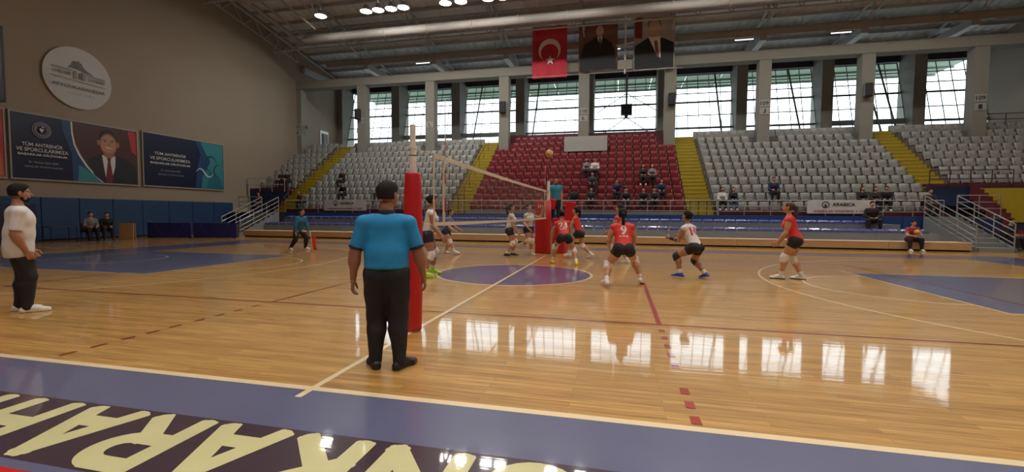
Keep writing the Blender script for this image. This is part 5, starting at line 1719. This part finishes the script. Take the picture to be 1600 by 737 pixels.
# the referee in front
lg = ik(1.76, .905, (-.115, .03, 0), (.115, -.03, 0))
person((0.355, -6.915, 0), -.38, 'man in bright blue polo shirt and black trousers, seen from behind beside the post', H=1.735, res=.0135, build=1.06, skin=SKIN_T(),
       armL=((-.30, .0, -1), (-.10, .16, -1)), armR=((.33, .02, -1), (.17, .30, -1)), legL=lg[0], legR=lg[1], feet=(-.35, .65),
       top=M_refblue, bottom_m=M_blk, shoe_m=M_shk, hair_m=M_hair, collar_m=M_refnavy, cuff_m=M_refnavy, head_yaw=-.55, belly=.006, curl=.45, top_sleeve=.80, hem_drop=-.06, leg_w=1.04)
# the coach
lg = ik(1.86, .955, (-.13, -.03, 0), (.12, .05, 0))
person((-5.88, -6.02, 0), .52, 'bearded man in white T-shirt and black trousers standing beyond the sideline', H=1.82, res=.0135, build=1.08, skin=SKIN_M(),
       armL=((-.06, .10, -1), (.20, .40, -1)), armR=((.10, -.12, -1), (-.06, .42, -1)), legL=lg[0], legR=lg[1], feet=(-.1, .1),
       top=M_whc, bottom_m=M_blk, shoe_m=M_shw, shoe_sole=M_shw, hair_m=M_hair, hair='short', beard=True, head_yaw=.05, belly=.006, top_sleeve=.85, hem_drop=.05, curl=.7)
# line judge
lg = ik(1.66, .76, (-.22, .10, 0), (.24, -.16, 0), .2)
r, J = person((-9.6, 4.55, 0), 1.75, 'line judge in blue long-sleeved shirt holding a red flag', H=1.70, res=.018, skin=SKIN(),
       armL=((-.10, .25, -1), (-.02, .35, -1)), armR=((.22, .0, -1), (.05, .1, -1)), legL=lg[0], legR=lg[1], lean=.30, feet=(-.2, .4),
       top=mat('judge_blue_shirt', (.015, .13, .26), .75), long_sleeve=True, bottom_m=M_blk, shoe_m=M_shw, hair_m=M_hair, collar_m=M_refnavy, head_pitch=-.1)
fl_ = empty('signal_flag', (-8.98, 4.42, .62)); tag(fl_, 'small red signal flag held low by the line judge', 'flag')
MB().tube((0, 0, .12), (.12, -.03, -.60), .009, n=6).build('stick', M_white, fl_)
m_ = MB(); m_.strip([(.02 + .02 * k, -.01 + .02 * math.sin(k), -.08 - .10 * k) for k in range(6)], [(.24 + .012 * k, -.03 + .03 * math.cos(k), -.10 - .10 * k) for k in range(6)])
m_.strip([(.24 + .012 * k, -.024 + .03 * math.cos(k), -.10 - .10 * k) for k in range(6)], [(.02 + .02 * k, -.004 + .02 * math.sin(k), -.08 - .10 * k) for k in range(6)])
m_.build('cloth', mat('signal_red_cloth', (.80, .05, .02), .7), fl_)

# players in white
lg = ik(1.84, .90, (-.32, .12, .03), (.22, -.10, 0))
person((-1.80, -1.05, 0), 1.10, 'player in white top and navy shorts with neon green shoes, behind the nearer post', H=1.88, res=.015, female=True, skin=SKIN_M(),
       armL=((-.12, .32, -1), (.0, .7, -.8)), armR=((.12, .18, -1), (.05, .65, -.85)), legL=lg[0], legR=lg[1], lean=.16, feet=(-.1, .1), shoe_lift=(.25, 0),
       top=M_wj, top_sleeve=0, leg_w=1.12, bottom='shorts', bottom_m=M_nvs, shoe_m=M_shn, sock_m=M_kp, knee_m=M_kp, hair_m=M_hair, hair='bun')
lg = ik(1.68, .80, (-.10, -.12, 0), (.10, .40, .04))
person((-3.52, 4.55, 0), 1.75, 'player in blue and white top behind the nearer end of the net', H=1.66, res=.018, female=True, skin=SKIN(),
       armL=((-.1, .5, -1), (.1, .8, -.4)), armR=((.12, .45, -1), (-.05, .8, -.5)), legL=lg[0], legR=lg[1], lean=.30, feet=(0, 0),
       top=mat('blue_white_jersey', (.09, .13, .32), .65, noise=.5, nscale=10), top_sleeve=.3, leg_w=1.12, bottom='shorts', bottom_m=M_nvs, shoe_m=M_shw, sock_m=M_kp, knee_m=M_kp, hair_m=M_hair, hair='bun')
lg = ik(1.80, .86, (-.12, .10, 0), (.10, -.12, 0))
person((-1.15, 4.35, 0), 1.25, 'player in white top, black and white shoes, arms held low behind the net', H=1.82, res=.018, female=True, skin=SKIN(),
       armL=((-.05, .25, -1), (.05, .7, -.7)), armR=((.14, .10, -1), (.02, .65, -.9)), legL=lg[0], legR=lg[1], lean=.12, feet=(-.1, .2), head_pitch=.25,
       top=M_wj, top_sleeve=0, leg_w=1.12, bottom='shorts', bottom_m=M_nvs, shoe_m=M_shk, shoe_sole=M_shw, sock_m=M_kp, knee_m=M_kp, hair_m=M_hair, hair='pony')
lg = ik(1.76, .90, (-.10, -.25, .30), (.10, .05, 0))
person((-.62, 5.0, 0), 2.25, 'player in white top with one arm raised, beside the red referee stand', H=1.78, res=.018, female=True, skin=SKIN(),
       armL=((-.75, .25, -.25), (-.15, .25, 1)), armR=((.25, .15, -1), (-.15, .6, -.55)), legL=lg[1], legR=lg[0], lean=.06, feet=(.1, 0), head_pitch=.25,
       top=M_wj, top_sleeve=0, leg_w=1.12, bottom='shorts', bottom_m=M_nvs, shoe_m=M_shw, sock_m=M_kp, knee_m=M_kp, hair_m=M_hair, hair='bun')
lg = ik(1.74, .67, (-.20, .22, 0), (.26, -.10, 0), .3)
person((4.15, .12, 0), -.80, 'player in white numbered top with black knee pads and blue shoes, crouching', H=1.76, res=.0145, female=True, skin=SKIN_M(),
       armL=((-.12, .42, -1), (.05, 1, .15)), armR=((.14, .5, -1), (-.05, 1, .12)), legL=lg[0], legR=lg[1], lean=.42, feet=(-.1, .25), head_pitch=.12, shoe_lift=(0, .2),
       top=M_wj, top_sleeve=.10, leg_w=1.12, bottom='shorts', bottom_m=M_blk, shoe_m=M_shb, shoe_sole=M_shw, sock_m=M_kp, knee_m=M_kpb, hair_m=M_hair, hair='bun', number='10', number_m=M_num_r, elbow_m=M_kpb)
# players in red
lg = ik(1.76, .76, (-.30, .26, 0), (.32, -.20, 0), .35)
person((.95, 2.34, 0), -.22, 'player in red number 23 top with yellow shoes, crouching at the net', H=1.78, res=.0145, female=True, skin=SKIN(),
       armL=((-.42, .35, -1), (-.10, .35, -1)), armR=((.35, .5, -1), (-.2, .8, -.4)), legL=lg[0], legR=lg[1], lean=.55, side_lean=-.10, feet=(-.1, .2), head_pitch=.1,
       top=M_redj, top_sleeve=.12, leg_w=1.12, bottom='shorts', bottom_m=M_blk, shoe_m=M_shy, shoe_sole=M_orange_sole, sock_m=M_kp, knee_m=M_kp, hair_m=M_hair, hair='bun', number='23', number_m=M_flagw, name_word='– – –')
lg = ik(1.74, .74, (-.10, .28, 0), (.12, -.38, 0), .1)
person((1.22, 4.25, 0), -1.25, 'player in red top with dark ponytail, just beyond number 23', H=1.76, res=.018, female=True, skin=SKIN(),
       armL=((-.2, .45, -1), (.1, .8, -.5)), armR=((.15, .15, -1), (.02, .55, -.8)), legL=lg[0], legR=lg[1], lean=.25, feet=(0, 0), head_pitch=.2, shoe_lift=(0, .4),
       top=M_redj, top_sleeve=0, leg_w=1.12, bottom='shorts', bottom_m=M_blk, shoe_m=M_shw, sock_m=M_kp, knee_m=M_kp, hair_m=M_hair, hair='pony')
lg = ik(1.72, .70, (-.34, -.20, 0), (.38, .22, 0), .3)
person((2.56, -1.28, 0), -.12, 'player in red top with long dark ponytail and white shoes, seen from behind', H=1.73, res=.0140, female=True, skin=SKIN(), build=1.16,
       armL=((-.34, .12, -1), (.15, .75, -.6)), armR=((.28, .15, -1), (-.15, .8, -.5)), legL=lg[0], legR=lg[1], lean=.40, feet=(-.35, .4), shoe_lift=(0, .3), head_pitch=.1,
       top=M_redj, top_sleeve=.12, leg_w=1.12, bottom='shorts', bottom_m=M_blk, shoe_m=M_shw, sock_m=M_kp, knee_m=M_kp, hair_m=M_hair, hair='pony', number='9', number_m=M_flagw, name_word='– – –', pony=1.9)
lg = ik(1.76, .84, (-.15, .25, 0), (.12, -.15, 0), .1)
person((2.55, 3.1, 0), -1.1, 'player in red top partly hidden behind the one with the long ponytail', H=1.80, res=.018, female=True, skin=SKIN(),
       armL=((-.15, .3, -1), (.1, .8, -.5)), armR=((.15, .15, -1), (.0, .55, -.8)), legL=lg[0], legR=lg[1], lean=.15, feet=(0, 0), head_pitch=.2,
       top=M_redj, top_sleeve=.1, leg_w=1.12, bottom='shorts', bottom_m=M_blk, shoe_m=M_shw, sock_m=M_kp, knee_m=M_kp, hair_m=M_hair, hair='bun')
lg = ik(1.78, .87, (-.06, .24, 0), (.10, -.16, 0), .1)
person((6.35, .72, 0), -1.22, 'player in red top standing alone before the long tribune, white knee pads', H=1.80, res=.0145, female=True, skin=SKIN(), build=1.05,
       armL=((-.12, .20, -1), (.12, .62, -.8)), armR=((.12, .05, -1), (.0, .62, -.75)), legL=lg[0], legR=lg[1], lean=.24, feet=(0, .1), head_pitch=.10,
       top=M_redj, top_sleeve=.12, leg_w=1.12, bottom='shorts', bottom_m=M_blk, shoe_m=M_shw, shoe_sole=M_shk, sock_m=M_kp, knee_m=M_kp, hair_m=M_hairb, hair='pony', hem_drop=.02, pony=1.3)
# the referee on the stand
person((.14, 6.42, 1.16), 2.9, 'referee in light blue shirt standing on the red padded stand', H=1.66, res=.018, skin=SKIN(),
       armL=((-.12, .05, -1), (-.02, .25, -1)), armR=((.16, .05, -1), (.02, .25, -1)), top=mat('stand_blue_shirt', (.03, .27, .45), .75), bottom_m=M_refnavy, shoe_m=M_shk, hair_m=M_hair, collar_m=M_refnavy)

# ------------------------------------------------------------------ seated people
CL = {'black': M_blk, 'char': M_blk2, 'white': M_whc, 'grey': mat('grey_cloth', (.20, .20, .21), .8), 'maroon': mat('maroon_cloth', (.13, .03, .03), .8), 'navy': mat('navy_cloth', (.015, .02, .06), .8),
      'brown': mat('brown_cloth', (.10, .05, .035), .8), 'jeans': mat('blue_jeans', (.06, .10, .19), .8), 'red': mat('red_vest', (.38, .03, .03), .7)}
seat_lookup = {}
for o in list(COL.objects):
    if o.name.startswith('stadium_seat') and o.type == 'MESH':
        seat_lookup[(round(o.location.z, 2), round(o.location.x, 2))] = o
def seat_open(me, nm):
    m2 = me.copy(); m2.name = nm
    b_ = bmesh.new(); b_.from_mesh(m2)
    for v in b_.verts:
        if v.co.y < -.161 and .11 < v.co.z < .37:     # fold the pan down
            v.co = Vector((v.co.x, -.10 - (v.co.z - .10) * 1.45, .40 - (-.165 - v.co.y) * .6))
    b_.to_mesh(m2); b_.free(); return m2
open_g, open_r = seat_open(me_grey, 'open_grey_seat'), seat_open(me_red, 'open_red_seat')
def sitter(loc, face, lab, top_, bot, lean=.1, H=1.70, fem=False, hair='short', hm=M_hair, sleeve=True, res=.030, seat=.0, spread=.14, group=None, arm=None, sk=None, shoes=None, pitch=0.0, tw=0.0):
    a = arm or (((-.15, .25, -1), (.35, .85, -.15)), ((.15, .25, -1), (-.35, .85, -.15)))
    return person(loc, face, lab, group, H=H, res=res, female=fem, skin=sk or SKIN(), lean=lean, armL=a[0], armR=a[1],
                  legL=((-spread, 1, .0), (-.02, .05, -1)), legR=((spread, 1, .0), (.02, .05, -1)), top=top_, long_sleeve=sleeve, bottom='trousers', bottom_m=bot,
                  shoe_m=shoes or M_shk, hair_m=hm, hair=hair, seat=seat, head_pitch=-pitch, twist=tw)
def in_stand(block_x, n, lab, top_, bot, **kw):
    z = rowz(n)
    best = min((o for k, o in seat_lookup.items() if abs(k[0] - z) < .06), key=lambda o: abs(o.location.x - block_x), default=None)
    x = block_x
    if best is not None and abs(best.location.x - block_x) < .5:
        x = best.location.x
        best.data = open_r if best.data == me_red else open_g
    H = kw.get('H', 1.70)
    return sitter((x, rowy(n) - .33, z), PI - .0 + kw.pop('turn', 0), lab, top_, bot, seat=.46 + .052 * H, **kw)
in_stand(-21.8, 4, 'spectator in dark coat, two of them beside the beige end wall, next to the wall', CL['black'], CL['black'], fem=True, hair='long')
in_stand(-21.2, 4, 'spectator in dark coat beside the first yellow stair, next to another in dark', CL['char'], CL['black'], lean=.25)
in_stand(-18.4, 1, 'spectator in brown top bending forward at the first yellow stair', CL['brown'], CL['black'], lean=.65, fem=True, hair='long')
in_stand(-16.6, 4, 'lone spectator in black, fourth row above the banner behind the line judge', CL['black'], CL['black'])
in_stand(-15.9, 2, 'spectator in black coat just above the banner behind the line judge', CL['black'], CL['black'], lean=.3)
in_stand(-13.2, 2, 'spectator in black with raised elbow, above the end of the banner', CL['black'], CL['char'], lean=.1, arm=(((-.9, .3, -.3), (.8, .5, .6)), ((.15, .25, -1), (-.35, .85, -.15))))
in_stand(.43, 5, 'spectator in grey top below the white board, nearer the flag side', CL['grey'], CL['black'], fem=True, hair='long')
in_stand(.96, 5, 'spectator in white hoodie below the white board', CL['white'], CL['black'])
in_stand(3.89, 4, 'spectator in open black jacket over white shirt, on the red seats', CL['black'], CL['black'], fem=True, hair='long', shoes=M_shw)
in_stand(4.42, 4, 'spectator in pale top next to the one in the open black jacket', CL['grey'], CL['black'], fem=True, hair='long')
in_stand(.89, 3, 'spectator in dark coat, rear one of two seated in line on red seats', CL['char'], CL['black'])
in_stand(.91, 1, 'spectator in black, front one of two seated in line on red seats', CL['black'], CL['black'])
in_stand(2.35, 2, 'spectator in black and white jacket with one arm out, on red seats', CL['navy'], CL['black'], lean=.2, arm=(((-.8, .5, -.4), (-.3, .8, .1)), ((.15, .25, -1), (-.35, .85, -.15))))
in_stand(4.85, 2, 'spectator in dark top behind the row of three in black', CL['navy'], CL['black'])
in_stand(2.87, 1, 'front-row spectator in black, first of three on the red seats', CL['black'], CL['char'], lean=.35)
in_stand(3.82, 1, 'front-row spectator in black, middle of three on the red seats', CL['black'], CL['black'], lean=.35)
in_stand(4.41, 1, 'front-row spectator in dark jacket, last of three on the red seats', CL['char'], CL['black'], lean=.35)
in_stand(8.02, 1, 'front-row woman in white top and black trousers beside the third yellow stair', CL['white'], CL['black'], fem=True, hair='long', lean=.25, H=1.64, shoes=M_shw)
in_stand(8.5, 1, 'front-row woman in black top and jeans beside the woman in white', CL['black'], CL['jeans'], fem=True, hair='long', lean=.3, H=1.62, shoes=M_shw)
in_stand(10.73, 2, 'lone spectator in dark blue coat above the railing, behind the red player', CL['navy'], CL['black'], H=1.76)
in_stand(14.64, 1, 'dark-haired spectator looking over the banner, first of two', CL['black'], CL['black'], fem=True, hair='long', lean=.3, H=1.66)
in_stand(15.1, 1, 'dark-haired spectator beside the end of the banner, second of two', CL['char'], CL['black'], fem=True, hair='long', lean=.35, H=1.62)
in_stand(15.7, 1, 'spectator in black with crossed legs and white shoes past the banner', CL['black'], CL['black'], lean=.25, H=1.66, shoes=M_shw, turn=.3)
# jackets left on two red seats
t = empty('jacket', (-.13, rowy(2) - .30, rowz(2) + .12)); tag(t, 'dark jacket hung over a red seat, first of the row of coats', 'jacket')
jf = Field(); jf.ell((0, .02, .30), (.24, .09, .26)); jf.cone((-.20, 0, .42), (-.27, -.04, .08), .06, .05); jf.cone((.20, 0, .42), (.27, -.04, .08), .06, .05)
link('jacket_body', mesh_from('jacket_body', [grow([(jf, 0, [])], .03, .04)], M_blk), t)
# others
c_ = chair((17.3, 15.75, 1.44), PI, 'dark chair on the walkway at the head of the steel stairs', M_blk2)
sitter((17.3, 15.72, 1.44), PI, 'man in dark jacket seated at the head of the steel stairs', CL['char'], CL['black'], seat=.45 + .09, H=1.68)
c_ = chair((-21.6, 16.0, 1.44), PI, 'dark chair on the landing beside the beige end wall', M_blk2)
sitter((-21.6, 15.96, 1.44), PI, 'seated person in maroon top on the landing behind the silver rails', CL['maroon'], CL['black'], seat=.45 + .09, H=1.68, fem=True, hair='long')
sitter((13.84, 13.55, 1.1), PI + .1, 'heavy man in black sitting on the upper blue seats below the banner', CL['black'], CL['black'], seat=.15, H=1.80, lean=.12, res=.026, arm=(((-.35, .25, -1), (.6, .6, -.3)), ((.35, .25, -1), (-.6, .6, -.3))), spread=.3)
sitter((14.5, 11.80, .375), PI, 'player in red vest and black trousers sitting on the plywood edge holding a ball', CL['red'], CL['black'], seat=.10, H=1.70, lean=.30, sleeve=False, res=.024, arm=(((-.25, .45, -1), (.45, .9, -.1)), ((.25, .45, -1), (-.45, .9, -.1))), shoes=M_shw, spread=.3)
ball((14.5, 11.36, .80), 'orange volleyball held by the seated player in red vest')
c_ = chair((18.75, 13.05, 0), PI - .3, 'black chair beside the foot of the steel stairs', M_blk2)
sitter((18.75, 13.0, 0), PI - .3, 'man in black with cap seated beside the steel stairs', CL['black'], CL['black'], seat=.45 + .09, H=1.74, lean=.05, res=.024)
c_ = chair((19.75, 13.5, 0), PI - .3, 'red chair at the dark passage mouth', mat('red_chair', (.4, .02, .03), .5))
sitter((19.75, 13.45, 0), PI - .3, 'person in maroon top seated near the red chair at the passage mouth', CL['maroon'], CL['black'], seat=.45 + .09, H=1.68, res=.03)
c_ = chair((-22.35, 6.0, 0), -PI / 2 - .2, 'dark chair at the blue padding, nearer the folding table', M_blk2)
sitter((-22.3, 6.0, 0), PI / 2 + .3, 'person in grey top seated against the blue padding, nearer the table', CL['grey'], CL['black'], seat=.45 + .09, H=1.80, lean=.2, res=.026)
c_ = chair((-22.3, 6.72, 0), -PI / 2 - .2, 'dark chair at the blue padding, beside the tan panel', M_blk2)
sitter((-22.25, 6.72, 0), PI / 2 + .5, 'person in black seated against the blue padding beside the tan panel', CL['black'], CL['black'], seat=.45 + .09, H=1.72, lean=.15, res=.026)
